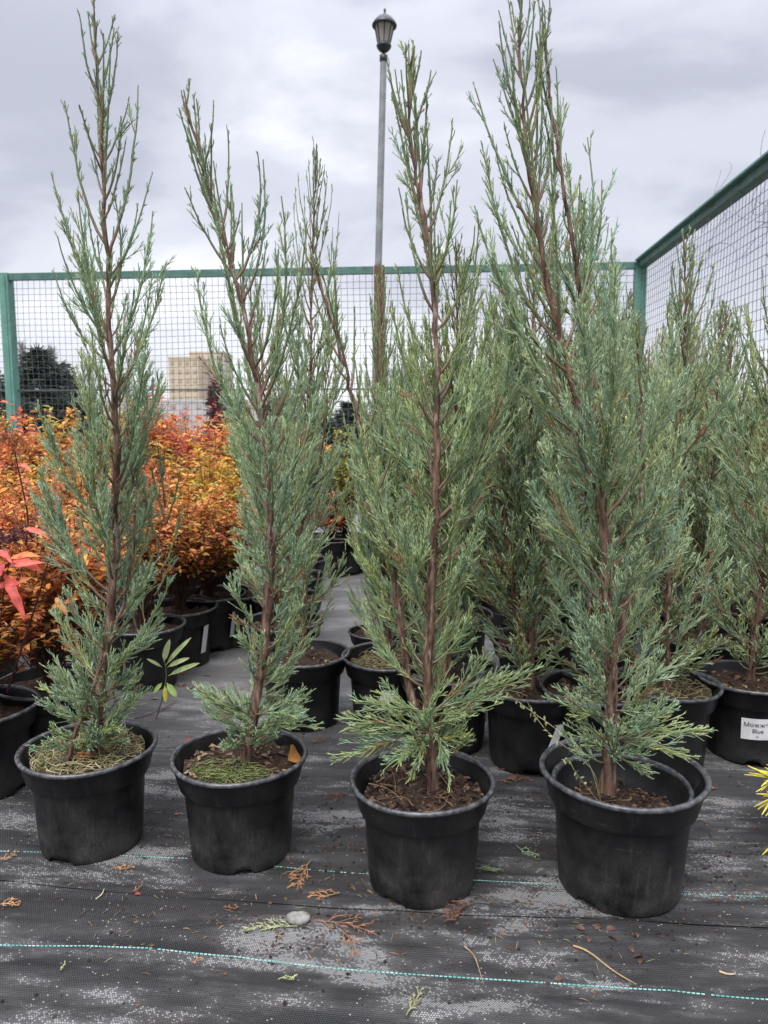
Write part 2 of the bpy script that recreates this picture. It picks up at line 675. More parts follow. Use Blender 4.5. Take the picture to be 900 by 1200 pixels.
rs = np.random.default_rng(5)
for py_ in (1133, 1021, 962, 932, 886, 838, 800):
    v0 = uv_of(at_z(450, py_))[1]
    sheet = sheet_front if v0 < SEAM else sheet_rear
    um = 1.5 if v0 < SEAM else 2.2
    u0 = np.arange(-um, um, 0.0062)
    u0 = u0[rs.random(len(u0)) < (0.985 if py_ == 1133 else .9 if py_ == 1021 else 0.62)]
    wv = v0 + 0.006 * np.sin(u0 * 3.1 + py_) + 0.002 * np.sin(u0 * 11)
    hh = cloth_h(u0, wv) + (front_lift(u0, wv) if v0 < SEAM else rear_lift(u0, wv)) + 0.0010
    a, b = 0.0021, 0.0012 if py_ == 1133 else .0008
    V = np.stack([np.stack([u0 - a, wv - b, hh - 0.0004], -1), np.stack([u0 + a, wv - b, hh - 0.0004], -1),
                  np.stack([u0 + a * 1.1, wv, hh + 0.0004], -1), np.stack([u0 + a, wv + b, hh - 0.0004], -1),
                  np.stack([u0 - a, wv + b, hh - 0.0004], -1), np.stack([u0 - a * 1.1, wv, hh + 0.0004], -1)], 1)
    i = np.arange(len(u0))[:, None] * 6
    Q = np.concatenate([i + np.array([[0, 1, 2, 5]]), i + np.array([[5, 2, 3, 4]])])
    o = link('thread_line', mesh('thread_line', V.reshape(-1, 3), [Q], M['thread'] if py_ in (1133, 1021) else M['thread_worn']), sheet)

# ground beyond, one sheet to the horizon
b = MB()
b.add([[-900, -60, -0.05], [900, -60, -0.05], [900, 1500, -0.05], [-900, 1500, -0.05]], [[0, 1, 2, 3]])
props(b.obj('ground', M['far_ground']), kind='structure')

# ------------------------------------------------------------------ fence
YC = 6.6
corner = at_y(751, 308, YC)
FZ = corner[2]
cu, cv = uv_of(corner)


def fence_pt(u, v, z):
    p = xy_of(u, v)
    return np.array([p[0], p[1], z])


def beam(bm, p, q, w, h, C=None):
    """square bar between two points, w sideways, h upright"""
    p, q = np.asarray(p, float), np.asarray(q, float)
    t = nrm((q - p)[None])[0]
    side = nrm(np.cross(t, [0, 0, 1.0])[None])[0] if abs(t[2]) < 0.9 else np.array([U[0], U[1], 0.0])
    up = np.cross(side, t)
    v = []
    for e_ in (p, q):
        for a_, c_ in ((-1, -1), (1, -1), (1, 1), (-1, 1)):
            v.append(e_ + side * a_ * w / 2 + up * c_ * h / 2)
    bm.add(v, [[0, 1, 2, 3], [7, 6, 5, 4], [0, 4, 5, 1], [1, 5, 6, 2], [2, 6, 7, 3], [3, 7, 4, 0]], None, C)


def wire_panel(bm, fp, L, z0, z1, step, rng, r=0.0021):
    """fp(s, z, d): a point s along the fence, height z, pushed d out of plane"""
    ns, nzs = int(L / step), int((z1 - z0) / step)
    K = 22
    zz = np.linspace(z0, z1, K)
    ss = np.linspace(0, L, 60)

    def bulge(s, z):
        return 0.020 * (vnoise(s * 1.1, z * 1.3, 21) - 0.5), 0.030 * (vnoise(s * 0.9 + 9, z * 0.9, 22) - 0.5), 0.05 * (vnoise(s * 1.2, z, 23) - 0.5)
    P = []
    for i in range(1, ns):
        s0 = i * step
        ds, dz, dd = bulge(np.full(K, s0), zz)
        P.append(fp(s0 + ds, zz + dz * 0, dd))
    bm.tubes(np.array(P), r, 3)
    P = []
    for j in range(1, nzs):
        zf = z0 + j * step
        ds, dz, dd = bulge(ss, np.full(60, zf))
        P.append(fp(ss, zf + dz, dd))
    bm.tubes(np.array(P), r, 3)


def fp_back(s, z, d):
    u = cu - s
    v = cv + d + 0.03
    return np.stack([u * U[0] + v * W[0], u * U[1] + v * W[1], z + 0 * u], -1)


def fp_side(s, z, d):
    u = cu + d + 0.03 + .024 * s
    v = cv - s
    return np.stack([u * U[0] + v * W[0], u * U[1] + v * W[1], z + 0 * v], -1)


rng = np.random.default_rng(11)
LB = 8.6
ul = None
# left post column
lp = at_y(10, 318, YC + 0.6)
ul = uv_of(lp)[0]
fb = empty('mesh_fence', tuple(fence_pt(cu - LB / 2, cv, 0)), 'green framed wire mesh fence running straight behind the plant beds', 'fence')


def fpart(root, bm, name, mat):
    me = bm.build(name, mat, smooth=False)
    o = link(name, me, root)
    o.location = tuple(-np.array(root.location))
    return o


for u_, w_, mt in ((ul, 0.10, 'green_paint'), (cu, 0.10, 'green_paint')):
    bm = MB()
    beam(bm, fence_pt(u_, cv, -0.05), fence_pt(u_, cv, FZ + 0.012), w_ * 0.85, w_)
    beam(bm, fence_pt(u_ + 0.012, cv - w_ * 0.46, -0.05), fence_pt(u_ + 0.012, cv - w_ * 0.46, FZ - 0.01), 0.012, 0.02)
    fpart(fb, bm, 'post', M[mt])
bp = at_y(444, 316, YC + 0.2)
ub = uv_of(bp)[0]
bm = MB()
beam(bm, fence_pt(ub, cv + 0.02, -0.05), fence_pt(ub, cv + 0.02, FZ + 0.02), 0.085, 0.085)
fpart(fb, bm, 'rusty_post', M['rust'])['label'] = 'rust brown middle post'
bm = MB()
beam(bm, fence_pt(cu, cv - 0.012, FZ - 0.025), fence_pt(ub + 0.05, cv - 0.012, FZ - 0.025), 0.05, 0.055)
fpart(fb, bm, 'top_rail', M['rail_paint'])
bm = MB()
beam(bm, fence_pt(ub - 0.05, cv - 0.012, FZ - 0.022), fence_pt(cu - LB, cv - 0.012, FZ - 0.02), 0.05, 0.06)
fpart(fb, bm, 'top_rail', M['rail_paint'])
bm = MB()
zmid = at_y(220, 457, YC + 0.45)[2]
beam(bm, fence_pt(cu, cv + 0.02, zmid), fence_pt(cu - LB, cv + 0.02, zmid), 0.014, 0.014)
fpart(fb, bm, 'middle_rail', M['wire'])
bm = MB()
wire_panel(bm, fp_back, LB, 0.0, FZ - 0.03, 0.055, rng)
fpart(fb, bm, 'wire_mesh', M['wire'])

LS = 5.6
fs = empty('mesh_fence', tuple(fence_pt(cu, cv - LS / 2, 0)), 'green framed wire mesh fence running along the bed of junipers', 'fence')
bm = MB()
beam(bm, fence_pt(cu + 0.01, cv - 0.05, FZ - 0.02), fence_pt(cu + 0.01 + .024 * LS, cv - LS, FZ - 0.02), 0.07, 0.05)
fpart(fs, bm, 'top_rail', M['rail_paint'])
bm = MB()
beam(bm, fence_pt(cu - 0.015, cv - 0.05, FZ + 0.012), fence_pt(cu - 0.015 + .024 * LS, cv - LS, FZ + 0.012), 0.09, 0.012)
fpart(fs, bm, 'rail_flange', M['green_paint'])
bm = MB()
wire_panel(bm, fp_side, LS, 0.0, FZ - 0.04, 0.055, rng, 0.0019)
fpart(fs, bm, 'wire_mesh', M['wire'])
bm = MB()
beam(bm, fence_pt(cu + .09, cv - 3.75, -0.05), fence_pt(cu + .09, cv - 3.75, FZ - 0.05), 0.08, 0.08)
fpart(fs, bm, 'post', M['green_paint'])

bm = MB()
for i in range(26):
    sq = .25 + i * .33 + rng.uniform(-.05, .05)
    c0 = fp_back(np.full(9, sq), np.full(9, FZ - .03), np.zeros(9))
    a_ = np.linspace(0, 6.0, 9)
    c0[:, 1] += -.035 + .035 * np.cos(a_)
    c0[:, 2] += .036 * np.sin(a_)
    c0[:, 0] += np.linspace(-.008, .008, 9)
    bm.tubes(c0, .0018, 4)
fpart(fb, bm, 'wire_ties', M['wire'])

# dry vine on the side fence
bm = MB()
for q in range(16):
    s0 = rng.uniform(1.2, 2.6)
    n_ = 14
    tpar = np.linspace(0, 1, n_)
    zz = FZ - rng.uniform(0.0, 0.35) + 0.22 * np.sin(tpar * rng.uniform(2, 5) + rng.uniform(0, 6)) * tpar
    sv_ = s0 + rng.uniform(0.2, 0.6) * tpar + 0.08 * np.sin(tpar * 7 + q)
    P = fp_side(sv_, zz, -0.05 + 0.03 * np.sin(tpar * 5 + q))
    bm.tubes(P, np.linspace(0.0016, 0.0009, n_), 4, None)
o = bm.obj('dry_vine', M['stem'])
me_c = o.data.attributes['Col']
cc = np.ones((len(o.data.vertices), 4), np.float32)
cc[:, :3] = (0.12, 0.09, 0.08)
me_c.data.foreach_set('color', cc.ravel())
props(o, 'thin dry leafless vine tangled over the top rail of the fence', 'vine')

# small lamp on the rail
lpz = at_y(516, 305, YC + 0.1)
lr = empty('rail_lamp', tuple(fence_pt(uv_of(lpz)[0], cv - 0.03, FZ - 0.05)), 'small dark green lamp with white cap fixed to the fence rail', 'lamp')
bm = MB()
bm.lathe([(0.0, -0.03), (0.022, -0.03), (0.030, 0.0), (0.034, 0.12), (0.036, 0.14), (0.0, 0.14)], 20)
bm.obj('lamp_body', M['lamp_metal'], lr)
bm = MB()
bm.lathe([(0.0, 0.14), (0.040, 0.14), (0.042, 0.155), (0.036, 0.185), (0.02, 0.205), (0.0, 0.21)], 20)
bm.obj('cap', M['white_plastic'], lr)

# ------------------------------------------------------------------ street lamp
YL = YC + 0.75
foot = at_y(443, 320, YL)
top = at_y(449.5, 62, YL)
fn = at_y(451, 17, YL)
ax = (top - foot)
lean = ax[0] / ax[2]
ls_root = empty('street_lamp', (foot[0] - lean * foot[2], YL, -0.05), 'tall grey street lamp with dark lantern head behind the fence', 'street lamp')
ls_root.rotation_euler = (0, math.atan(lean), 0)
hp = top[2] + 0.05
bm = MB()
bm.lathe([(0.05, 0), (0.05, 0.3), (0.034, 0.33), (0.033, FZ), (0.029, hp - 0.06), (0.029, hp - 0.02)], 20)
bm.obj('pole', M['pole'], ls_root)
bm = MB()
bm.lathe([(0.030, hp - 0.075), (0.036, hp - 0.07), (0.036, hp - 0.02), (0.016, hp - 0.01), (0.014, hp + 0.012)], 16)
bm.obj('collar', M['lamp_metal'], ls_root)
bm = MB()
s_ = (fn[2] - top[2]) / 0.40
bz = hp + 0.005
bm.lathe([(0.014, bz), (0.0405, bz + 0.0110), (0.0648, bz + 0.0414), (0.0684, bz + 0.0552), (0.0594, bz + 0.0718), (0.0000, bz + 0.0736)], 24)
bm.obj('lantern_base', M['lamp_metal'], ls_root)
bm = MB()
bm.lathe([(0.0522, bz + 0.0718), (0.0882, bz + 0.2346), (0.0000, bz + 0.2355)], 8)
bm.obj('glass', M['lamp_glass'], ls_root, smooth=False)
for q in range(8):
    a = (q + 0.0) * math.pi / 4
    bm = MB()
    bm.tubes(np.array([[0.054 * math.cos(a), 0.054 * math.sin(a), bz + .070], [0.091 * math.cos(a), 0.091 * math.sin(a), bz + .2365]]), 0.0055, 4)
    bm.obj('rib', M['lamp_metal'], ls_root)
bm = MB()
bm.lathe([(0.0900, bz + 0.2208), (0.1098, bz + 0.2162), (0.1116, bz + 0.2300), (0.0990, bz + 0.2530), (0.0675, bz + 0.2898), (0.0270, bz + 0.3174), (0.0126, bz + 0.3266),
          (0.0090, bz + 0.3404), (0.0117, bz + 0.3542), (0.0072, bz + 0.3680), (0.0000, bz + 0.3726)], 28)
bm.obj('roof', M['lamp_metal'], ls_root)

# ------------------------------------------------------------------ pots
POT_H, POT_R = 0.178, 0.119


def pot_meshes(seed, notches, mat='pot', h=POT_H, r=POT_R):
    rg = np.random.default_rng(seed)
    prof = [(0.0, 0.010), (0.60, 0.010), (0.70, 0.006), (0.715, 0.0), (0.728, 0.004), (0.74, 0.02), (0.80, 0.70 * h), (0.806, 0.728 * h), (0.810, 0.733 * h), (0.862, 0.737 * h), (0.872, 0.739 * h), (0.876, 0.746 * h),
            (0.885, 0.765 * h), (0.955, 0.965 * h)]
    inn = [(0.93, 0.975 * h), (0.85, 0.76 * h), (0.79, 0.72 * h), (0.70, 0.012)]
    S = 72
    b = MB()
    b.lathe([(a * r, z) for a, z in prof], S)
    V = b.V[0]
    for n_, (a0, wd) in enumerate(notches):
        for ri in (2, 3, 4):
            ids = np.arange(S) + ri * S
            ang = np.arange(S) * 2 * math.pi / S
            dd = np.abs((ang - a0 + math.pi) % (2 * math.pi) - math.pi)
            V[ids[dd < wd], 2] = np.maximum(V[ids[dd < wd], 2], 0.011)
    # soft out-of-round
    ang = np.arctan2(V[:, 1], V[:, 0])
    f = 1 + (0.006 * np.cos(2 * ang + rg.uniform(0, 6)) + 0.004 * np.cos(3 * ang + rg.uniform(0, 6))) * (V[:, 2] / h)
    V[:, :2] *= f[:, None]
    V[np.abs(V[:, 2] - 0.006) < 1e-6, 2] = 0.006
    bi = MB()
    bi.lathe([(a * r, z) for a, z in inn], S)
    Vi = bi.V[0]
    ang = np.arctan2(Vi[:, 1], Vi[:, 0])
    b.add(Vi, bi.Q[0])
    body = b.build('pot', M[mat])
    b = MB()
    lip = [(0.925, 0.955), (0.935, 0.992), (0.955, 1.003), (0.985, 1.003), (1.0, 0.985), (0.995, 0.965), (0.955, 0.955)]
    b.lathe([(a * r, z * h) for a, z in lip], S)
    V = b.V[0]
    ang = np.arctan2(V[:, 1], V[:, 0])
    V[:, 2] += 0.0012 * np.sin(3 * ang + seed)
    return body, b.build('rim', M['rim'])


def soil_mesh(seed, z, mat='soil', r=0.098, bump=0.018):
    S, K = 40, 12
    rr = np.linspace(0, 1, K) ** 0.8 * r
    a = np.arange(S) * 2 * math.pi / S
    X = rr[:, None] * np.cos(a)
    Y = rr[:, None] * np.sin(a)
    Z = z + bump * (vnoise(X * 45 + seed, Y * 45, seed) - 0.5) + bump * 0.7 * (vnoise(X * 120, Y * 120 + seed, seed + 1) - 0.5)
    Z = Z + 0.008 * np.exp(-(rr[:, None] / 0.03) ** 2)
    V = np.stack([X, Y, Z], -1).reshape(-1, 3)
    i = np.arange(K - 1)[:, None] * S
    j = np.arange(S)[None]
    j2 = (j + 1) % S
    Q = np.stack([i + j, i + j2, i + S + j2, i + S + j], -1).reshape(-1, 4)
    return mesh('soil', V, [Q], M[mat])


def chips_mesh(seed, n, rmax, z, cols, size=(0.004, 0.014), name='mulch'):
    rg = np.random.default_rng(seed)
    b = MB()
    for i in range(n):
        rr, a = rmax * math.sqrt(rg.random()), rg.uniform(0, 6.28)
        s = rg.uniform(*size)
        c = np.array(cols[rg.integers(len(cols))]) * rg.uniform(0.6, 1.3)
        v = np.array([[-1, -.4, 0], [1, -.3, 0.1], [0.9, .4, 0.2], [-.8, .5, 0], [0, 0, 0.55], [0, 0, -.4]]) * s * 0.5
        v += rg.normal(0, 0.08 * s, v.shape)
        tz, tx = rg.uniform(0, 6.28), rg.normal(0, 0.5)
        ca, sa, cb, sb = math.cos(tz), math.sin(tz), math.cos(tx), math.sin(tx)
        v = v @ np.array([[1, 0, 0], [0, cb, sb], [0, -sb, cb]])
        v = v @ np.array([[ca, sa, 0], [-sa, ca, 0], [0, 0, 1]])
        v += [rr * math.cos(a), rr * math.sin(a), z + rg.uniform(-0.001, 0.006)]
        b.add(v, None, [[0, 1, 4], [1, 2, 4], [2, 3, 4], [3, 0, 4], [1, 0, 5], [2, 1, 5], [3, 2, 5], [0, 3, 5]], c)
    return b.build(name, M['litter'], smooth=False)


def straw_mesh(seed, n, rmax, z, cols, L=(0.015, 0.055), name='straw', arc=0.012, amin=0, amax=6.28):
    rg = np.random.default_rng(seed)
    K = 5
    rr = rmax * np.sqrt(rg.random(n))
    a = rg.uniform(amin, amax, n)
    c = np.stack([rr * np.cos(a), rr * np.sin(a), z + rg.uniform(0, 0.010, n)], 1)
    d = rg.normal(0, 1, (n, 3)) * [1, 1, 0.25]
    d = nrm(d) * rg.uniform(L[0], L[1], n)[:, None]
    t = np.linspace(-0.5, 0.5, K)[None, :, None]
    side = nrm(np.cross(d, [0, 0, 1.0])) * rg.normal(0, arc, n)[:, None]
    P = c[:, None] + d[:, None] * t + side[:, None] * (1 - 4 * t * t)
    P[..., 2] += (arc * 0.6 * rg.random(n))[:, None] * (1 - 4 * t[..., 0] ** 2)
    lim = np.linalg.norm(P[..., :2], axis=-1)
    f = np.minimum(1, (rmax * 1.04) / np.maximum(lim, 1e-6))
    P[..., :2] *= f[..., None]
    col = np.array(cols)[rg.integers(len(cols), size=n)] * rg.uniform(0.7, 1.25, (n, 1))
    b = MB()
    b.tubes(P, np.linspace(0.0009, 0.0005, K)[None], 3, np.repeat(col[:, None], K, 1))
    return b.build(name, M['litter'])


# ------------------------------------------------------------------ junipers
BARK_C = np.array([0.155, 0.092, 0.068])
GREENS = {
    'blue': ([0.136, 0.205, 0.104], [0.315, 0.405, 0.252], [0.126, 0.178, 0.064]),
    'green': ([0.142, 0.206, 0.088], [0.315, 0.394, 0.208], [0.134, 0.178, 0.052]),
    'pale': ([0.180, 0.250, 0.130], [0.350, 0.432, 0.262], [0.172, 0.218, 0.084]),
    'olive': ([0.205, 0.255, 0.100], [0.320, 0.360, 0.165], [0.240, 0.230, 0.092]),
    'dark': ([0.030, 0.042, 0.034], [0.040, 0.052, 0.042], [0.026, 0.036, 0.028]),
    'yellow': ([0.34, 0.36, 0.10], [0.42, 0.40, 0.12], [0.24, 0.28, 0.08]),
}


def gen_juniper(seed, stems, tone='blue', d2=0.0088, d3=0.0050, nub=2, extra=(), S1=4, cord=0.00084, yellow=0.05, bare=False):
    """stems: list of (points, r0, profile, n_branches, t0); returns (trunk MB list, [branch MB])"""
    rg = np.random.default_rng(seed)
    g0, G1_, g2 = [np.array(x) for x in GREENS[tone]]
    trunks, branches = [], []
    for (pts, r0, prof, nb, t0) in stems:
        KT = 56
        path = smooth_path(pts, KT)
        LEN = np.linalg.norm(path[-1] - path[0])
        path[1:-1] += rg.normal(0, 0.0016, (KT - 2, 3))
        path[0] -= np.array([0, 0, .03])
        tt = np.linspace(0, 1, KT)
        rad = r0 * (1 - tt) ** 1.05 + 0.0011
        rad = rad * (1 + 0.13 * (rg.random(KT) - 0.5)) * (1 + 0.22 * np.exp(-tt / 0.03))
        b = MB()
        b.tubes(path, rad[None], 12)
        vv_ = b.V[0].reshape(KT, 12, 3)
        rgh = 1 + 0.42 * (vnoise(np.arange(12)[None] * 0.9 + 0 * tt[:, None], tt[:, None] * LEN * 55 + np.arange(12)[None] * .37, seed) - .5) + rg.normal(0, .05, (KT, 12))
        b.V[0] = (path[:, None] + (vv_ - path[:, None]) * rgh[..., None]).reshape(-1, 3)
        trunks.append(b)
        LEN = np.linalg.norm(path[-1] - path[0])
        tang = np.gradient(path, axis=0)
        tang = nrm(tang)
        pt_t = [p[0] for p in prof]
        pt_r = [p[1] for p in prof]
        spec = []
        for i in range(nb):
            t = t0 + (0.985 - t0) * ((i + rg.uniform(0, 1)) / nb) ** 1.34
            th0 = np.interp(t, [0, .12, .35, .7, 1], [78, 62, 48, 34, 20]) + rg.normal(0, 8)
            th1 = np.interp(t, [0, .12, .35, .7, 1], [34, 18, 9, 7, 4]) + rg.normal(0, 6)
            rr = np.interp(t, pt_t, pt_r) * rg.uniform(0.65, 1.3)
            if rg.random() < 0.38:
                rr *= rg.uniform(.3, .65)
            azi = i * 2.39996 + rg.normal(0, 0.5)
            if bare and t > .07 and math.sin(azi) < -.45 and rg.random() < .42:
                continue
            spec.append((t, azi, th0, th1, rr))
        if stems.index((pts, r0, prof, nb, t0)) == 0:
            for (t, az, th0, th1, L) in extra:
                spec.append((t, R(az), th0, th1, -L))
        # leader
        spec.append((0.93, 0.0, 2.0, 2.0, -max(0.05, 0.07 * np.linalg.norm(path[-1] - path[0]))))
        for (t, az, th0, th1, rr) in spec:
            K = 9
            s = np.linspace(0, 1, K)
            th = np.radians(th0 + (th1 - th0) * s ** 0.6) + rg.normal(0, 0.035, K)
            if rr < 0:
                L = -rr
            else:
                L = rr / max(0.2, np.mean(np.sin(th)))
                L = min(L, 0.46, 0.03 + (1.0 - t) * LEN * 0.62)
            azs = az + np.cumsum(rg.normal(0, 0.055, K))
            f = t * (KT - 1)
            i0 = min(int(f), KT - 2)
            base = path[i0] + (path[i0 + 1] - path[i0]) * (f - i0)
            axis = nrm((np.array([0, 0, 0.55]) + 0.45 * tang[i0])[None])[0]
            hx = nrm((np.array([1, 0, 0.0]) - axis * axis[0])[None])[0]
            hy = np.cross(axis, hx)
            D = (np.cos(azs)[:, None] * hx + np.sin(azs)[:, None] * hy) * np.sin(th)[:, None] + axis * np.cos(th)[:, None]
            P1 = base + np.concatenate([[np.zeros(3)], np.cumsum(D[:-1] * L / (K - 1), axis=0)])
            T1 = nrm(np.gradient(P1, axis=0))
            r1 = (0.0004 + 0.0055 * L) * (1 - s) ** 0.9 + 0.0009
            mb = MB()
            w = np.clip((s - 0.10) / 0.30, 0, 1)[:, None]
            tint = rg.uniform(0.78, 1.2) * np.interp(t, [.55, .8], [1, .78])  # upper shoots darkened: backlit look of the tops put into the colour
            g1 = G1_ * np.interp(t, [.55, .8], [1, .66])  # tip colour carries the same painted backlight
            gmix = rg.random()
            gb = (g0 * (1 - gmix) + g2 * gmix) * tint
            if rg.random() < yellow:
                gb = gb * np.array([1.5, 1.2, 0.7])
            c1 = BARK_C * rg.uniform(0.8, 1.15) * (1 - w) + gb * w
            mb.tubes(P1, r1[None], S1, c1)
            # secondaries
            top = float(np.interp(t, [.36, .64], [0, 1]))
            m = max(4, int(L / d2 * (1 - .42 * top)))
            s2 = np.sort(rg.uniform(0.10, 0.985, m))
            fi = s2 * (K - 1)
            ii = np.minimum(fi.astype(int), K - 2)
            fr = (fi - ii)[:, None]
            B2 = P1[ii] * (1 - fr) + P1[ii + 1] * fr
            T2 = nrm(T1[ii] * (1 - fr) + T1[ii + 1] * fr)
            N_, B_ = frames(T2)
            psi = np.arange(m) * 2.4 + rg.uniform(0, 6) + rg.normal(0, .5, m)
            phi = np.radians(rg.uniform(11, 29, m))
            d_ = T2 * np.cos(phi)[:, None] + (N_ * np.cos(psi)[:, None] + B_ * np.sin(psi)[:, None]) * np.sin(phi)[:, None]
            lng = np.where(rg.random(m) < .16, 1.0, 1 - .80 * top)
            l2 = np.clip(L * (0.18 + 0.36 * rg.random(m)) * (1 - s2) ** 0.8 * np.clip(s2 * 4, 0.45, 1) * lng + (0.011 - .003 * top) * rg.uniform(.5, 1.5, m), 0.005, 0.13)
            K2 = 4
            q = np.linspace(0, 1, K2)[None, :, None]
            end = nrm(T2 * 0.9 + np.array([0, 0, 0.3]))
            P2 = B2[:, None] + d_[:, None] * (l2[:, None, None] * (q - 0.20 * q * q)) + end[:, None] * (l2[:, None, None] * 0.20 * q * q)
            r2 = np.linspace(1.15, 0.75, K2)[None] * cord * np.ones((m, 1))
            tip = rg.random((m, 1))
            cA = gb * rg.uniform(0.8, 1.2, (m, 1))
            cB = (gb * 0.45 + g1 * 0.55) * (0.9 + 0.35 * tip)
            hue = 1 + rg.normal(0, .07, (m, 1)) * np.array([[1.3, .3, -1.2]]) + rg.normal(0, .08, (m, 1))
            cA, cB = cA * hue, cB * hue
            dead = (rg.random((m, 1)) < .09) & (s2[:, None] < .45)
            cA = np.where(dead, np.array([0.20, 0.125, 0.07]), cA)
            cB = np.where(dead, np.array([0.26, 0.16, 0.085]), cB)
            inner = np.clip(1.3 - s2 * 5, 0, 1)[:, None]
            cA = cA * (1 - 0.6 * inner) + BARK_C * 0.6 * inner
            qq = np.linspace(0, 1, K2)[None, :, None]
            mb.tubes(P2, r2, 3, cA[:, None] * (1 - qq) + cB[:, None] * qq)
            # tertiary cords
            cnt = np.maximum(1, (l2 / d3).astype(int))
            idx = np.repeat(np.arange(m), cnt)
            n3 = len(idx)
            s3_ = rg.uniform(0.10, 0.97, n3)
            fi = s3_ * (K2 - 1)
            ii = np.minimum(fi.astype(int), K2 - 2)
            fr = (fi - ii)[:, None]
            B3 = P2[idx, ii] * (1 - fr) + P2[idx, ii + 1] * fr
            T3 = nrm(P2[idx, ii + 1] - P2[idx, ii])
            N_, B_ = frames(T3)
            psi = rg.uniform(0, 6.283, n3)
            phi = np.radians(rg.uniform(12, 30, n3))
            d_ = T3 * np.cos(phi)[:, None] + (N_ * np.cos(psi)[:, None] + B_ * np.sin(psi)[:, None]) * np.sin(phi)[:, None]
            d_ = nrm(d_ + np.array([0, 0, 0.10]))
            l3 = rg.uniform(0.007, 0.031, n3) * (1.1 - 0.65 * s3_) * np.clip(l2[idx] / 0.04, 0.45, 1.2)
            P3 = np.stack([B3, B3 + d_ * l3[:, None]], 1)
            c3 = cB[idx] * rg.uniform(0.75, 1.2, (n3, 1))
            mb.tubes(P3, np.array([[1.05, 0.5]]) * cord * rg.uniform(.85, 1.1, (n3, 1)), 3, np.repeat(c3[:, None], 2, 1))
            # scale-leaf nubs
            if nub:
                idn = np.repeat(np.arange(n3), nub)
                nn_ = len(idn)
                sn = rg.uniform(0.1, 0.9, (nn_, 1))
                Bn = B3[idn] + d_[idn] * l3[idn, None] * sn
                N_, B_ = frames(d_[idn])
                ps = rg.uniform(0, 6.283, (nn_, 1))
                ph = np.radians(rg.uniform(16, 34, (nn_, 1)))
                dn = d_[idn] * np.cos(ph) + (N_ * np.cos(ps) + B_ * np.sin(ps)) * np.sin(ph)
                ln = rg.uniform(0.003, 0.0085, (nn_, 1)) * np.clip(l3[idn, None] / 0.012, .5, 1.2)
                cn = np.repeat(c3[idn] * rg.uniform(0.9, 1.2, (nn_, 1)), 4, axis=0)
                a_ = np.arange(3) * 2.0944
                rb = cord * 0.85
                ring = Bn[:, None] + rb * (N_[:, None] * np.cos(a_)[None, :, None] + B_[:, None] * np.sin(a_)[None, :, None])
                Vn = np.concatenate([ring, (Bn + dn * ln)[:, None]], 1).reshape(-1, 3)
                k4 = np.arange(nn_)[:, None] * 4
                Tn = np.concatenate([k4 + [[0, 1, 3]], k4 + [[1, 2, 3]], k4 + [[2, 0, 3]]])
                mb.add(Vn, None, Tn, cn)
            branches.append(mb)
    return trunks, branches


def merge(mbs):
    out = MB()
    for m_ in mbs:
        V = np.concatenate(m_.V)
        out.add(V, np.concatenate(m_.Q) if m_.Q else None, np.concatenate(m_.T) if m_.T else None, np.concatenate(m_.C))
    return out


def pot_parts(root, body, rim, soil):
    p = link('pot', body, root)
    link('rim', rim, p)
    if soil:
        link('soil', soil, root)
    return p


def tag_mesh(w, h, r, z, az, tilt=0.0):
    """curved paper label hugging the pot wall at angle az"""
    K = 8
    a = az + np.linspace(-w / 2, w / 2, K) / r
    zz = np.array([z - h / 2, z + h / 2])
    V = []
    for zi, zv in enumerate(zz):
        sh = tilt * (zv - z)
        rad = r + 0.0020 + (0.10 * (zv - z))
        V += [[rad * math.cos(x + sh / r), rad * math.sin(x + sh / r), zv + 0.10 * (x - az) * r * 0.4] for x in a]
    i = np.arange(K - 1)
    Q = np.stack([i, i + 1, i + K + 1, i + K], 1)
    return mesh('label', np.array(V), [Q], M['label_paper'])


def text_mesh(txt, size, mat):
    cu_ = bpy.data.curves.new('text', 'FONT')
    cu_.body = txt
    cu_.size = size
    cu_.align_x = 'CENTER'
    ob = bpy.data.objects.new('text', cu_)
    COL.objects.link(ob)
    dg = bpy.context.evaluated_depsgraph_get()
    me = bpy.data.meshes.new_from_object(ob.evaluated_get(dg))
    bpy.data.objects.remove(ob, do_unlink=True)
    me.materials.clear()
    me.materials.append(mat)
    return me


# ---- the four in front ---------------------------------------------
def root_from_front(px, py):
    """pot base centre from the lowest front point of its foot"""
    p = at_z(px, py, 0.0)
    d = nrm(np.array([[p[0], p[1], 0]]))[0]
    return p + d * 0.08


def px_path(root, pts):
    out = []
    for (px, py, dy) in pts:
        out.append(at_y(px, py, root[1] + dy) - root)
    return out


def front_plant(px, py, label, seed, stems_px, notches, tone, soil_z, soil_mat_, extra=(), rz=0.0, scale=1.0, yellow=0.05, lowspray=10, **kw):
    root = root_from_front(px, py)
    root[2] = gh(root[0], root[1]) + 0.001
    e_ = empty('potted_juniper', tuple(root), label, 'juniper', 'four junipers standing in the front row')
    body, rim = pot_meshes(seed, notches, 'pot', POT_H * scale, POT_R * scale)
    pot_parts(e_, body, rim, soil_mesh(seed, soil_z, soil_mat_, 0.0965 * scale))
    stems = []
    rx = np.random.default_rng(seed + 50)
    extra = list(extra) + [(rx.uniform(.015, .10), a_ + rx.uniform(-12, 12), rx.uniform(60, 82), rx.uniform(30, 75), rx.uniform(.07, .125)) for a_ in range(150, 400, 250 // lowspray)]
    for (pts, r0, prof, nb, t0) in stems_px:
        p3 = px_path(root, pts)
        stems.append((p3, r0, prof, nb, t0))
    tr, br = gen_juniper(seed * 7 + 1, stems, tone, extra=extra, yellow=yellow, bare=True, **kw)
    for t_ in tr:
        t_.obj('trunk', M['bark'], e_)
    for b_ in br:
        b_.obj('branch', M['foliage'], e_)
    return e_, root


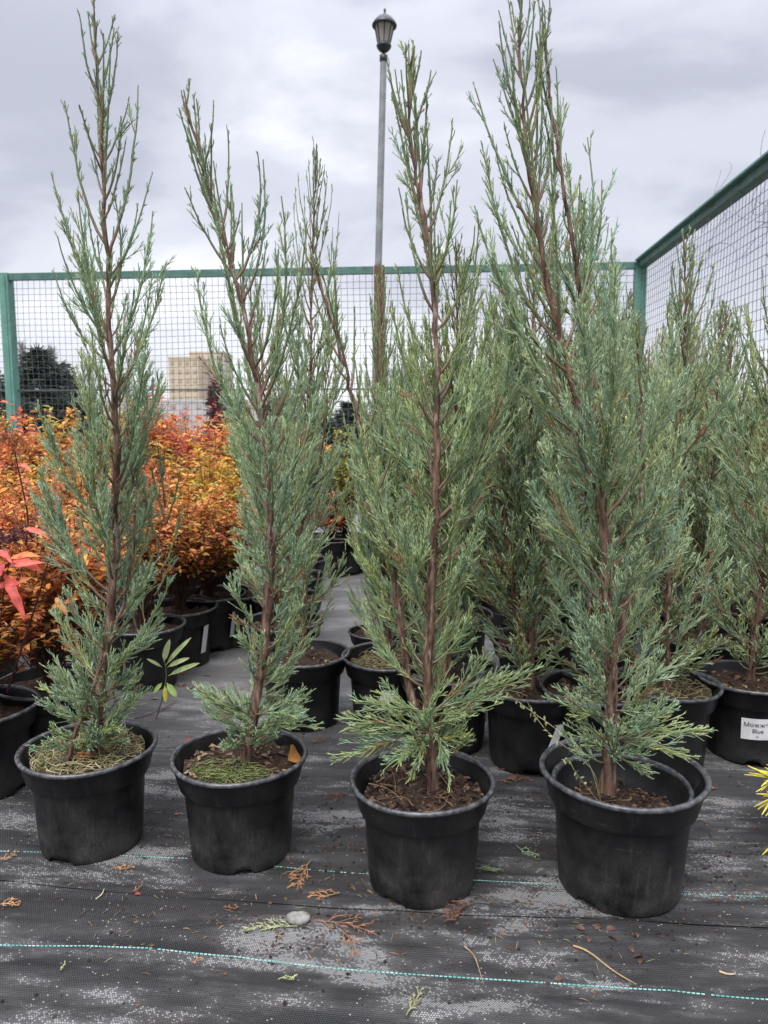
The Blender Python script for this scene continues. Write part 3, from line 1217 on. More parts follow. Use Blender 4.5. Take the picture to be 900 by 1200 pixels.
P1, r1_ = front_plant(110, 1009, 'tall narrow potted juniper with dry straw over its soil, next to the orange shrubs', 3,
    [([(108, 893, 0), (112, 850, .0), (124, 770, .01), (135, 650, .0), (138, 520, -.01), (128, 400, .0), (124, 270, .0), (119, 170, .01), (112, 70, 0), (110, 0, 0)], 0.0082,
      [(0, .06), (.1, .085), (.25, .090), (.45, .078), (.62, .068), (.78, .055), (.92, .03), (1, .012)], 138, 0.018),
     ([(108, 893, .01), (128, 835, .02), (156, 765, .03), (180, 700, .03), (195, 620, .03), (190, 540, .02)], 0.0036,
      [(0, .04), (.4, .05), (1, .02)], 26, 0.08)],
    [(-1.9, 0.25), (0.6, 0.2), (2.6, .2)], 'blue', 0.158, 'soil_moss', yellow=0.16, lowspray=22,
    extra=[(0.07, 170, 60, 35, 0.14), (0.03, 265, 75, 60, 0.09), (0.03, 330, 80, 70, 0.09), (0.05, 200, 65, 50, .10)])
P2, r2_ = front_plant(284, 1021, 'potted juniper whose top leans away, with a brown leaf and moss on its soil', 4,
    [([(286, 890, 0), (300, 830, 0), (313, 730, .01), (319, 640, 0), (314, 540, 0), (300, 440, 0), (283, 350, .0), (258, 270, .0), (236, 190, 0), (213, 112, 0)], 0.0084,
      [(0, .05), (.1, .068), (.3, .080), (.5, .083), (.65, .074), (.8, .055), (.92, .035), (1, .012)], 132, 0.02),
     ([(312, 740, .02), (345, 640, .03), (372, 560, .03), (385, 470, .03)], 0.004, [(0, .05), (.5, .055), (1, .02)], 20, 0.12)],
    [(-1.35, 0.16), (0.9, 0.2), (3.0, .2)], 'blue', 0.156, 'soil', lowspray=16,
    extra=[(0.06, 10, 80, 85, 0.10), (0.05, 345, 70, 80, 0.13), (0.08, 200, 80, 50, 0.11), (0.03, 250, 80, 70, .07)])
P3, r3_ = front_plant(494, 1061, 'potted juniper with two red-brown stems and bare dark soil', 5,
    [([(508, 912, 0), (505, 870, 0), (500, 800, .0), (506, 700, .0), (511, 600, 0), (513, 430, .0), (508, 330, 0), (500, 270, 0), (484, 190, 0), (478, 130, .0), (486, 55, 0)], 0.0084,
      [(0, .06), (.1, .085), (.3, .088), (.5, .088), (.65, .075), (.8, .056), (.92, .033), (1, .012)], 128, 0.025),
     ([(504, 880, .01), (480, 810, .015), (468, 720, .02), (456, 640, .02), (432, 540, .02), (408, 440, .02), (380, 350, .02), (366, 300, .02)], 0.0065,
      [(0, .03), (.3, .055), (.7, .05), (1, .015)], 34, 0.25)],
    [(-2.15, 0.22), (-0.2, 0.2), (1.9, .2)], 'green', 0.150, 'soil', lowspray=5,
    extra=[(0.075, 185, 80, 78, 0.15), (0.065, 200, 82, 112, 0.16), (0.07, 190, 80, 96, 0.13), (0.08, 175, 70, 70, 0.11), (0.09, 352, 72, 60, 0.19), (0.08, 340, 72, 64, 0.12), (0.07, 250, 95, 130, 0.10), (0.085, 275, 80, 140, 0.13), (.06, 230, 84, 100, .12), (0.10, 5, 74, 60, .15), (0.06, 320, 75, 60, .08), (0.10, 178, 78, 74, .13), (.03, 200, 80, 60, .07)])
P4, r4_ = front_plant(722, 1064, 'tallest bushiest potted juniper, its pot set inside a bigger pot', 6,
    [([(712, 912, 0), (717, 860, 0), (717, 760, .0), (712, 670, .0), (703, 590, 0), (684, 500, .0), (660, 420, 0), (640, 330, 0), (625, 240, 0), (612, 130, .0), (606, 0, 0)], 0.0094,
      [(0, .05), (.1, .078), (.3, .095), (.5, .098), (.65, .082), (.8, .058), (.92, .032), (1, .012)], 136, 0.02),
     ([(712, 720, .02), (706, 600, .03), (697, 480, .03), (684, 380, .03), (664, 250, .02), (645, 120, .02), (635, 15, .02)], 0.006,
      [(0, .04), (.3, .058), (.6, .052), (.85, .034), (1, .012)], 36, 0.1),
     ([(712, 800, .02), (740, 690, .04), (752, 590, .05), (752, 480, .05), (745, 400, .05)], 0.005, [(0, .04), (.4, .052), (1, .02)], 20, 0.1)],
    [(-2.3, 0.2), (0.2, 0.2)], 'blue', 0.120, 'soil', scale=0.93, yellow=0.08,
    extra=[(0.06, 350, 82, 84, 0.15), (0.05, 330, 80, 95, 0.13), (0.03, 300, 88, 95, 0.08), (0.08, 190, 80, 60, 0.12), (0.11, 5, 70, 66, 0.14), (0.04, 200, 80, 60, .07)])
P4.location.z += 0.016
P4.location.z -= 0.009
# bigger outer pot
op = empty('plant_pot', (r4_[0] + 0.002, r4_[1], gh(r4_[0], r4_[1]) + 0.001), 'big empty-looking black outer pot holding the tallest juniper in its own pot', 'pot')
body, rim = pot_meshes(16, [(-2.4, .18), (0.4, .2), (2.2, .2)], 'pot', 0.196, 0.133)
pb = link('pot', body, op)
link('rim', rim, pb)

# things on the soil of the front pots
link('straw', straw_mesh(31, 420, 0.092, 0.160, [(0.30, 0.24, 0.13), (0.22, 0.20, 0.10), (0.16, 0.19, 0.08), (0.36, 0.31, 0.20)]), P1)['kind'] = 'stuff'
link('dry_needles', straw_mesh(32, 60, 0.035, 0.166, [(0.36, 0.14, 0.05), (0.30, 0.12, 0.05)], (0.02, 0.05), 'dry_needles', 0.005), P1)['kind'] = 'stuff'
P1.children[-1].location = (-0.035, -0.052, 0)
link('mulch', chips_mesh(33, 260, 0.092, 0.157, [(0.13, 0.075, 0.045), (0.19, 0.12, 0.075), (0.06, 0.04, 0.03), (0.24, 0.17, 0.12)]), P2)['kind'] = 'stuff'
link('moss', straw_mesh(34, 300, 0.085, 0.158, [(0.14, 0.17, 0.055), (0.20, 0.20, 0.08), (0.09, 0.13, 0.05)], (0.012, 0.04), 'moss', 0.006, 3.4, 5.6), P2)['kind'] = 'stuff'
link('mulch', chips_mesh(35, 620, 0.096, 0.150, [(0.035, 0.022, 0.016), (0.07, 0.042, 0.028), (0.12, 0.075, 0.05), (0.022, 0.015, 0.011)], (0.004, 0.013)), P3)['kind'] = 'stuff'
link('roots', straw_mesh(36, 20, 0.085, 0.153, [(0.22, 0.15, 0.085), (0.17, 0.11, 0.07)], (0.03, 0.085), 'roots', 0.016), P3)['kind'] = 'stuff'
link('mulch', chips_mesh(37, 380, 0.088, 0.121, [(0.045, 0.028, 0.02), (0.09, 0.055, 0.036), (0.16, 0.10, 0.06)], (0.003, 0.010)), P4)['kind'] = 'stuff'
link('roots', straw_mesh(38, 12, 0.075, 0.124, [(0.22, 0.15, 0.085)], (0.03, 0.07), 'roots', 0.014), P4)['kind'] = 'stuff'


# ------------------------------------------------------------------ juniper stock (shared shapes)
def stock(seed, H, rad, tone, two=False, n=104, **kw):
    rg = np.random.default_rng(seed)
    lx, ly = rg.normal(0, 0.03, 2)
    pts = [(0, 0, 0.15), (lx * .2, ly * .2, 0.3), (lx * .6 + rg.normal(0, .012), ly * .6, 0.15 + (H - .15) * .45), (lx + rg.normal(0, .015), ly, 0.15 + (H - .15) * .75), (lx * 1.2, ly * 1.2, H)]
    prof = [(0, .85 * rad), (.1, 1.02 * rad), (.3, 1.05 * rad), (.5, .98 * rad), (.65, .8 * rad), (.8, .55 * rad), (.92, .32 * rad), (1, .1 * rad)]
    stems = [(pts, 0.008, prof, n, 0.03)]
    if two:
        a = rg.uniform(0, 6.28)
        dx, dy = 0.07 * math.cos(a), 0.07 * math.sin(a)
        stems.append(([(0, 0, .2), (dx * .5, dy * .5, .35), (dx, dy, .15 + H * .4), (dx * 1.25, dy * 1.25, H * .86)], 0.0055, prof, int(n * .45), .15))
    tr, br = gen_juniper(seed, stems, tone, d2=0.0125, d3=0.0078, nub=1, S1=3, cord=0.0014, **kw)
    return merge(tr).build('trunk', M['bark']), merge(br).build('crown', M['foliage'])


STOCK = [stock(101, 1.30, .115, 'green', True), stock(102, 1.22, .12, 'pale'), stock(103, 1.36, .11, 'pale'), stock(104, 1.16, .125, 'pale', True),
         stock(105, 1.26, .12, 'pale'), stock(106, 1.10, .115, 'pale', True), stock(107, 1.24, .12, 'olive', True), stock(108, 1.18, .125, 'olive')]
POTS = [pot_meshes(s, [(0.3 + s, .2), (2.4 + s, .2), (4.4 + s, .2)], 'pot_clean') for s in (41, 42, 43)]
SOILS = [soil_mesh(51, .157, 'soil', .0965), soil_mesh(52, .155, 'soil_moss', .0965)]
COVER = [chips_mesh(53, 110, .09, .157, [(0.16, 0.10, 0.06), (0.24, 0.18, 0.10), (0.07, 0.05, 0.03)], (0.005, 0.016)),
         straw_mesh(54, 130, .09, .158, [(0.28, 0.23, 0.12), (0.2, 0.2, 0.08), (0.33, 0.28, 0.17)])]


def stock_plant(x, y, v, label, group, sc=1.0, rz=0.0, pot=0, tilt=(0, 0), scz=1.0, slim=1.0):
    e_ = empty('potted_juniper', (x, y, gh(x, y) + 0.001), label, 'juniper', group)
    e_.rotation_euler = (tilt[0], tilt[1], rz)
    pot_o = link('pot', POTS[pot][0], e_)
    link('rim', POTS[pot][1], pot_o)
    link('soil', SOILS[pot % 2], e_)
    link('mulch', COVER[pot % 2], e_)['kind'] = 'stuff'
    t_, c_ = STOCK[v]
    for nm, me in (('trunk', t_), ('crown', c_)):
        o_ = link(nm, me, e_)
        o_.scale = (sc * slim, sc * slim, sc * scz)
        o_.location.z = 0.15 * (1 - sc * scz)
    return e_


rng = np.random.default_rng(77)
G_R = 'junipers crowded in the bed right of the path'
G_L = 'junipers lined along the path beside the orange shrubs'
named = [  # rim centre in the photograph, shape, label, scale
    (456, 764, 5, 'potted juniper at the corner of the path with a torn white label on its pot', 1.0, 2.2, 1),
    (524, 782, 0, 'potted juniper right behind the two-stemmed front juniper', 0.84, 0.4, 0),
    (622, 797, 3, 'potted juniper with mulch-strewn soil and a narrow white label on its pot', 1.0, 1.0, 0),
    (697, 802, 2, 'potted juniper standing behind the nested pots', 0.86, 4.0, 2),
    (780, 796, 1, 'potted juniper with long bare reddish stem beside the labelled pot', 0.90, 3.0, 1),
    (880, 789, 4, 'potted juniper with a printed white paper label on its pot', 0.9, 5.0, 0),
]
occupied = []
NAMED = {}
for (px, py, v, lab, sc, rz, pt) in named:
    p = at_z(px, py, POT_H)
    NAMED[px] = stock_plant(p[0], p[1], v, lab, G_R, sc, rz, pt, slim=.72 if px == 456 else 1.12)
    occupied.append(p[:2])
for iv in range(11):
    for iu in range(10):
        y = 2.02 + iv * 0.265
        x = 0.12 - 0.045 * (y - 2.0) + iu * 0.235 + (0.10 if iv % 2 else 0)
        x, y = x + rng.normal(0, .02), y + rng.normal(0, .02)
        u, v = uv_of((x, y))
        if x > 0.56 * y + 0.25 or u > cu - 0.22 or v > cv - 1.9:
            continue
        if any(math.hypot(x - q[0], y - q[1]) < 0.225 for q in occupied):
            continue
        far_right = x / y > 0.24 and y > 2.45
        vv = rng.choice([6, 7, 6, 7, 3]) if far_right else rng.choice([0, 1, 2, 5, 3, 0])
        occupied.append((x, y))
        rowname = ('second' if iv == 0 else 'third' if iv == 1 else 'fourth' if iv == 2 else 'fifth' if iv == 3 else 'far back')
        lab = ('olive tinged potted juniper in the %s row of the bed, towards the side fence' if far_right else
               'blue green potted juniper in the %s row of the bed, towards the path') % rowname
        grp = G_R + ', ' + rowname + (' row by the fence' if far_right else ' row by the path')
        stock_plant(x, y, int(vv), lab, grp, rng.uniform(.78, .90) if not far_right else rng.uniform(.84, .97), rng.uniform(0, 6.28), int(rng.integers(3)), rng.normal(0, .02, 2), 1.0, .8 if iu == 0 else 1.13)

# weak little plant in the small pot by the path
p = at_z(441, 738, 0.13)
e_ = empty('potted_juniper', (p[0], p[1], gh(p[0], p[1])), 'small sparse brownish juniper in a little pot beside the path', 'juniper', G_R)
body, rim = pot_meshes(61, [(0, .2)], 'pot_clean', 0.13, 0.085)
po = link('pot', body, e_)
link('rim', rim, po)
link('soil', soil_mesh(62, .112, 'soil', .072), e_)
tr, br = gen_juniper(63, [([(0, 0, .1), (-.01, 0, .2), (-.03, 0, .34)], .005, [(0, .10), (.5, .09), (1, .03)], 13, .1)], 'olive', d2=.02, d3=.011, nub=1)
merge(tr).obj('trunk', M['bark'], e_)
merge(br).obj('crown', M['foliage'], e_)

# left of the path
for (x, y, v, lab, sc, rz, pt, scz) in (
        (-.203, 1.86, 2, 'potted juniper standing alone on the path edge behind the leaning juniper', .92, 1.2, 2, 1.10),
        (-.29, 2.16, 1, 'potted juniper second from the path corner on the orange shrubs side', .9, 2.2, 0, 1.0),
        (-.315, 2.47, 5, 'potted juniper third from the path corner on the orange shrubs side', .86, 3.2, 1, 1.0),
        (-.335, 2.80, 1, 'potted juniper fourth from the path corner on the orange shrubs side', .74, 4.2, 2, 1.0),
        (-.36, 3.15, 0, 'potted juniper farthest along the path on the orange shrubs side', .66, 4.2, 2, 1.0)):
    stock_plant(x, y, v, lab, G_L, sc, rz, pt, (0, 0), scz, .84)

# labels on pots
pr = NAMED[880]
az = math.atan2(-pr.location.y, -pr.location.x) - pr.rotation_euler.z
lab_az = az + 0.20
pt_o = [c for c in pr.children if c.name.startswith('pot')][0]
lb = link('label', tag_mesh(0.066, 0.049, POT_R * 0.775, 0.088, lab_az + 0.02, 0.0), pt_o)
for txt, sz, dz in (('Можжев', 0.0135, 0.006), ('Blue', 0.0130, -0.008), ('5л', 0.006, -0.019)):
    tm = text_mesh(txt, sz, M['ink'])
    n_ = len(tm.vertices)
    c_ = np.empty(n_ * 3, np.float32)
    tm.vertices.foreach_get('co', c_)
    c_ = c_.reshape(-1, 3)
    a_ = lab_az + 0.02 + c_[:, 0] / (POT_R * .775)
    zz = 0.088 + dz + c_[:, 1]
    rr = POT_R * .775 + 0.0029 + 0.10 * (zz - 0.088)
    o_ = np.stack([rr * np.cos(a_), rr * np.sin(a_), zz + 0.04 * c_[:, 0]], 1)
    tm.vertices.foreach_set('co', o_.astype(np.float32).ravel())
    tm.update()
    tm.name = 'lettering'
    to = link('lettering', tm, pt_o)
for key, w_, h_, da, z_, tl in ((622, .022, .060, .62, .085, .35), (456, .032, .030, -.05, .105, .3)):
    pr = NAMED[key]
    az = math.atan2(-pr.location.y, -pr.location.x) - pr.rotation_euler.z
    pt_o = [c for c in pr.children if c.name.startswith('pot')][0]
    link('label', tag_mesh(w_, h_, POT_R * .785, z_, az + da, tl), pt_o)


# ------------------------------------------------------------------ autumn shrubs
def leaves(mb, P, D, Nn, L, Wd, C, fold=0.25, curl=0.2):
    """batch of folded pointed leaves: base P, direction D, normal Nn"""
    D = nrm(D)
    Sd = nrm(np.cross(D, Nn))
    Nn = np.cross(Sd, D)
    L = L[:, None]
    Wd = Wd[:, None]
    v = np.stack([P, P + D * L * .38 + Sd * Wd * .5 + Nn * Wd * fold, P + D * L * .42, P + D * L * .38 - Sd * Wd * .5 + Nn * Wd * fold,
                  P + D * L * .75 + Sd * Wd * .33 + Nn * (Wd * fold * .6 - L * curl * .4), P + D * L * .75 - Sd * Wd * .33 + Nn * (Wd * fold * .6 - L * curl * .4),
                  P + D * L - Nn * L * curl], 1)
    n = len(P)
    k_ = np.arange(n)[:, None] * 7
    Q = np.concatenate([k_ + [[2, 1, 4, 6]], k_ + [[2, 6, 5, 3]]])
    T = np.concatenate([k_ + [[0, 1, 2]], k_ + [[0, 2, 3]]])
    mb.add(v.reshape(-1, 3), Q, T, np.repeat(C, 7, axis=0))


PAL = {
    'orange': [(0.66, 0.26, 0.055), (0.70, 0.33, 0.075), (0.64, 0.19, 0.07), (0.62, 0.38, 0.10), (0.56, 0.17, 0.08), (0.44, 0.22, 0.10)],
    'red': [(0.66, 0.15, 0.085), (0.68, 0.23, 0.09), (0.60, 0.12, 0.09), (0.66, 0.30, 0.08), (0.42, 0.13, 0.08)],
    'gold': [(0.62, 0.38, 0.06), (0.60, 0.32, 0.06), (0.48, 0.39, 0.08), (0.62, 0.27, 0.06), (0.36, 0.35, 0.09)],
    'lime': [(0.28, 0.33, 0.05), (0.36, 0.36, 0.06), (0.20, 0.27, 0.06), (0.42, 0.36, 0.06)],
    'purple': [(0.10, 0.022, 0.028), (0.14, 0.035, 0.035), (0.20, 0.05, 0.05), (0.07, 0.02, 0.025)],
}


def shrub(seed, H, rad, pal, nst=46, leafL=(0.015, 0.031), per=46, z0=0.15, low=0.42, up=0.0):
    rg = np.random.default_rng(seed)
    K = 8
    az = rg.uniform(0, 6.283, nst)
    sp_ = np.sqrt(rg.random(nst)) * rad
    hh = (H - z0) * (1 - 0.35 * (sp_ / rad) ** 2) * rg.uniform(.66, 1.12, nst)
    q = np.linspace(0, 1, K)[None, :]
    x = np.cos(az)[:, None] * sp_[:, None] * q ** 1.25
    y = np.sin(az)[:, None] * sp_[:, None] * q ** 1.25
    z = z0 + hh[:, None] * q
    P = np.stack([x, y, z], -1)
    P[:, 1:] += rg.normal(0, .006, (nst, K - 1, 3))
    sm = MB()
    scol = np.array([0.10, 0.055, 0.04])
    sm.tubes(P, np.linspace(.0022, .0009, K)[None], 3, np.broadcast_to(scol, (nst * K, 3)))
    # side twigs
    m = nst * 4
    i_ = rg.integers(0, nst, m)
    s_ = rg.uniform(.2, .9, m)
    f = s_ * (K - 1)
    ii = np.minimum(f.astype(int), K - 2)
    fr = (f - ii)[:, None]
    B = P[i_, ii] * (1 - fr) + P[i_, ii + 1] * fr
    a2 = rg.uniform(0, 6.283, m)
    d = np.stack([np.cos(a2) * .75, np.sin(a2) * .75, rg.uniform(.3, 1.1, m)], 1)
    d = nrm(d) * rg.uniform(.04, .12, (m, 1))
    Q2 = B[:, None] + d[:, None] * np.linspace(0, 1, 4)[None, :, None]
    Q2[:, 1:] += rg.normal(0, .004, (m, 3, 3))
    sm.tubes(Q2, np.linspace(.0012, .0006, 4)[None], 3, np.broadcast_to(scol * 1.15, (m * 4, 3)))
    # leaves on stems and twigs
    nl = nst * per
    on_t = rg.random(nl) < .72
    si = rg.integers(0, nst, nl)
    s = rg.random(nl) ** .7 * (1 - low) + low
    f = s * (K - 1)
    ii = np.minimum(f.astype(int), K - 2)
    fr = (f - ii)[:, None]
    LP = P[si, ii] * (1 - fr) + P[si, ii + 1] * fr
    ti = rg.integers(0, m, nl)
    g_ = rg.uniform(.15, 1, nl)
    f = g_ * 3
    ii = np.minimum(f.astype(int), 2)
    fr = (f - ii)[:, None]
    LT = Q2[ti, ii] * (1 - fr) + Q2[ti, ii + 1] * fr
    okz = LT[:, 2] > z0 + low * .8 * (H - z0)
    use = on_t & okz
    LP[use] = LT[use]
    a = rg.uniform(0, 6.283, nl)
    D = np.stack([np.cos(a), np.sin(a), rg.uniform(-.25, .9, nl) + up], 1)
    Nn = np.stack([rg.normal(0, .35, nl), rg.normal(0, .35, nl), np.ones(nl)], 1)
    Ln = rg.uniform(*leafL, nl)
    pc = np.array(PAL[pal])
    # colour comes in sprays: leaves of one stem share a shade
    ci = (rg.integers(len(pc), size=nst)[si] + (rg.random(nl) < .35) * rg.integers(len(pc), size=nl)) % len(pc)
    C = pc[ci] * rg.uniform(.75, 1.25, (nl, 1))
    hgt = np.clip((LP[:, 2] - z0) / (H - z0), 0, 1)[:, None]
    dead = rg.random((nl, 1)) < (.62 * (1 - hgt) ** 1.9)
    C = np.where(dead, np.array([0.14, 0.075, 0.05]) * rg.uniform(.7, 1.3, (nl, 1)), C)
    lm = MB()
    leaves(lm, LP, D, Nn, Ln, Ln * rg.uniform(.34, .5, nl), C, rg.uniform(.1, .3), .2)
    return sm.build('stems', M['stem']), lm.build('foliage', M['leaf'], smooth=False)


SHR = {
    'o1': shrub(201, .60, .20, 'orange', 56, per=58), 'o2': shrub(202, .62, .19, 'orange', 56, per=58), 'r1': shrub(203, .60, .20, 'red', 52, per=56),
    'g1': shrub(204, .60, .20, 'gold', 52, (.017, .034), 54), 'o3': shrub(205, .70, .19, 'orange', 54, per=54),
    'gt': shrub(206, .92, .18, 'gold', 34, (.026, .05), 34), 'rt': shrub(207, .90, .18, 'red', 34, (.026, .05), 34),
    'li': shrub(208, .60, .20, 'lime', 46, (.012, .028), 60, low=.1),
}
CATN = 'shrubs potted in the autumn coloured bed'
KIND_L = {'o': 'orange leaved spirea shrub in a black pot in the autumn bed', 'r': 'red leaved shrub in a black pot in the autumn bed',
          'g': 'golden yellow shrub in a black pot in the autumn bed', 'l': 'lime green leafy shrub at the far end of the path'}


def shrub_plant(x, y, key, label=None, group=None, sc=1.0, rz=0.0, pot=1, scz=1.0):
    tall = key in ('gt', 'rt')
    lab = label or (KIND_L[key[0]] if not tall else ('tall golden shrub at the back of the autumn bed' if key == 'gt' else 'tall red leaved shrub at the back of the autumn bed'))
    e_ = empty('potted_shrub', (x, y, gh(x, y) + .001), lab, 'shrub', group or (CATN + ' ' + key[0] + ('t' if tall else '')))
    e_.rotation_euler = (0, 0, rz)
    po = link('pot', POTS[pot][0], e_)
    link('rim', POTS[pot][1], po)
    link('soil', SOILS[0], e_)
    for nm, me in zip(('stems', 'foliage'), SHR[key]):
        o_ = link(nm, me, e_)
        o_.scale = (sc, sc, sc * scz)
        o_.location.z = .15 * (1 - sc * scz)
    return e_


rng = np.random.default_rng(99)
spots = []
p = at_z(-26, 822, POT_H)
NEAR = p.copy()
shrub_plant(p[0], p[1], 'o1', 'brown stemmed shrub with pointed scarlet leaves in the dusty pot beside the straw-covered pot', 'near shrub', .92, .4, 0, .86)
spots.append(p[:2])
for (px, py, key, lab, sc) in ((58, 792, 'o2', 'orange shrub whose pot hides behind the straw-covered juniper pot', .95),
                               (210, 708, 'o1', 'orange shrub over bare brown twigs in a pot with a white tag', .95),
                               (246, 694, 'g1', 'golden leaved shrub in the pot just behind the white tagged pot', .85),
                               (276, 690, 'r1', 'red tinged shrub at the end of the pot row beside the path', .8),
                               (168, 728, 'o3', 'tall orange shrub between the white tagged pot and the straw-covered pot', .85)):
    p = at_z(px, py, POT_H)
    s_o = shrub_plant(p[0], p[1], key, lab, 'shrubs at the front of the autumn bed', sc, rng.uniform(0, 6), int(rng.integers(3)))
    spots.append(p[:2])
    if px in (210, 246):
        az = math.atan2(-p[1], -p[0]) - s_o.rotation_euler.z
        pt_o = [c for c in s_o.children if c.name.startswith('pot')][0]
        link('label', tag_mesh(.022, .085, POT_R * .80, .085, az + .85, .1), pt_o)
for iv in range(13):
    for iu in range(10):
        v = 1.62 + iv * .30
        u = -.62 - iu * .27 - (.13 if iv % 2 else 0)
        x, y = xy_of(u + rng.normal(0, .03), v + rng.normal(0, .03))
        if x < -.56 * y - .2 or v > cv - .9:
            continue
        if (y < 2.5 and x / y > -.42) or (x / y > -.19):
            continue
        if any(math.hypot(x - q[0], y - q[1]) < .235 for q in spots):
            continue
        spots.append((x, y))
        if v > 3.6 and x / y < -.36:
            key = rng.choice(['o1', 'o2', 'g1', 'r1', 'o1'])
        elif v > 3.3:
            key = rng.choice(['gt', 'rt', 'gt', 'o3', 'rt'])
        elif v > 2.6:
            key = rng.choice(['o3', 'g1', 'rt', 'g1', 'r1', 'r1'])
        else:
            key = rng.choice(['o1', 'o2', 'o3', 'r1', 'r1', 'g1', 'o1'])
        rown = 'front rows' if iv < 3 else 'middle rows' if iv < 7 else 'back rows'
        key = str(key)
        kn = {'o': 'orange', 'r': 'red', 'g': 'golden'}[key[0]]
        if key == 'o3' or key[1] == 't':
            kn = 'tall ' + kn
        shrub_plant(x, y, key, '%s leaved potted shrub in the %s of the autumn bed' % (kn, rown), '%s shrubs in the %s of the autumn bed' % (kn, rown), rng.uniform(.88, 1.06), rng.uniform(0, 6.28), int(rng.integers(3)))
# shrubs closing the path
for (px, py, key, sc, scz, lab) in ((405, 634, 'li', 1.0, 1.2, 'lime green shrub closing the far end of the path'), (388, 636, 'r1', .72, .8, 'small scarlet shrub at the foot of the lime green shrub'),
                               (436, 633, 'li', 1.0, 1.3, 'lime green shrub at the path end behind the juniper bed'), (362, 634, 'gt', .8, 1.0, 'golden shrub at the path end behind the row of path-edge junipers')):
    p = at_z(px, py, .15)
    shrub_plant(p[0], p[1], key, lab, 'shrubs closing the path', sc, rng.uniform(0, 6), 1, scz)

# scarlet pointed leaves of the near shrub, laid out on real stems
near = [o for o in COL.objects if o.get('group') == 'near shrub'][0]
del near['group']
rg = np.random.default_rng(303)
nl_ = np.array(near.location)


def near_stem(pts, dy):
    P = smooth_path([at_y(px, py, nl_[1] + dy + d_) - nl_ for (px, py, d_) in pts], 12)
    b_ = MB()
    b_.tubes(P, np.linspace(.0024, .0012, 12)[None], 5, np.broadcast_to(np.array([0.055, 0.022, 0.022]), (12, 3)))
    st_o = link('stem', b_.build('stem', M['stem']), near)
    st_o.rotation_euler = (0, 0, -near.rotation_euler.z)
    return P


near_stem([(8, 812, 0), (22, 770, -.02), (48, 690, -.03), (58, 650, -.03), (72, 625, -.03)], -.02)
near_stem([(-5, 815, 0), (-2, 740, -.03), (8, 668, -.04), (15, 645, -.04)], -.02)
near_stem([(30, 640, .06), (34, 610, .06), (27, 575, .06), (20, 545, .06), (16, 520, .06)], 0)
RL = [((14, 656), (52, 672), .030), ((8, 668), (55, 661), .026), ((6, 672), (30, 726), .030), ((12, 655), (48, 652), .022), ((4, 660), (-10, 690), .03), ((-4, 690), (30, 684), .024),
      ((20, 690), (40, 676), .02), ((60, 720), (82, 706), .02), ((65, 700), (80, 722), .02), ((30, 620), (60, 632), .018), ((22, 545), (38, 552), .016), ((0, 645), (14, 660), .02)]
for a_, b_, w_ in RL:
    A = at_y(*a_, nl_[1] - .06) - nl_
    B = at_y(*b_, nl_[1] - .09 + rg.normal(0, .015)) - nl_
    L = np.linalg.norm(B - A)
    m_ = MB()
    n_ = 9
    q = np.linspace(0, 1, n_)
    side = nrm(np.cross(B - A, [0.1, -0.7, 0.7])[None])[0]
    nor = nrm(np.cross(side, B - A)[None])[0]
    wd = w_ * .33 * np.sin(np.pi * np.clip(q, 0, 1) ** .8) ** .9 * (1 + .10 * rg.normal(0, 1, n_)) + .0003
    mid_ = A + (B - A) * q[:, None] + nor * (.10 * L * np.sin(np.pi * q))[:, None]
    Lf = mid_ + side * wd[:, None] + nor * (wd * .35)[:, None]
    Rt = mid_ - side * wd[:, None] + nor * (wd * .35)[:, None]
    V = np.concatenate([Lf, mid_, Rt])
    i = np.arange(n_ - 1)
    Q = np.concatenate([np.stack([i, i + 1, i + n_ + 1, i + n_], 1), np.stack([i + n_, i + n_ + 1, i + 2 * n_ + 1, i + 2 * n_], 1)])
    c_ = np.array([(0.66, 0.095, 0.085), (0.66, 0.13, 0.10), (0.52, 0.05, 0.07), (0.66, 0.20, 0.08)][rg.integers(4)])
    cv_ = np.repeat(c_[None], 3 * n_, 0) * rg.uniform(.8, 1.12, (3 * n_, 1))
    cv_[n_:2 * n_] *= [1.0, 1.5, 1.3]
    cv_[[n_ - 1, 2 * n_ - 1, 3 * n_ - 1]] *= .5
    V = V + nor * (.05 * L * np.sin(np.tile(q, 3) * 9 + rg.uniform(0, 6)))[:, None] * .5
    m_.add(V, Q, None, cv_)
    o_ = link('leaf', m_.build('leaf', M['leaf']), near)
    o_.rotation_euler = (0, 0, -near.rotation_euler.z)
# dried flower head on the tall shoot and purple seed heads
for (px, py, r_, c_, n_) in ((16, 517, .022, (0.40, 0.17, 0.06), 120), (8, 512, .018, (0.36, 0.13, 0.06), 90), (12, 632, .03, (0.09, 0.035, 0.04), 150), (33, 625, .026, (0.11, 0.04, 0.045), 120)):
    ctr = at_y(px, py, nl_[1] + .02) - nl_
    m_ = MB()
    P = ctr + rg.normal(0, 1, (n_, 3)) * r_ * [.55, .55, .28]
    D = rg.normal(0, 1, (n_, 3)) + [0, 0, .5]
    leaves(m_, P, D, rg.normal(0, 1, (n_, 3)), np.full(n_, .009), np.full(n_, .005), np.array(c_) * rg.uniform(.6, 1.3, (n_, 1)))
    o_ = link('flower_head', m_.build('flower_head', M['leaf'], smooth=False), near)
    o_.rotation_euler = (0, 0, -near.rotation_euler.z)

# purple shrubs near the fence
for (px, pyt, y_, sc, lab) in ((72, 470, 4.2, 1.0, 'dark red barberry bush standing in front of the green fence post'), (256, 400, 5.2, 1.0, 'tall dark purple twiggy shrub rising before the mesh fence')):
    tp = at_y(px, pyt, y_)
    st, fo = shrub(400 + px, tp[2], .11, 'purple', 14, (.025, .05), 30, 0.02, .45, .3)
    e_ = empty('purple_shrub', (tp[0], tp[1], gh(tp[0], tp[1])), lab, 'shrub')
    link('stems', st, e_)
    link('foliage', fo, e_)

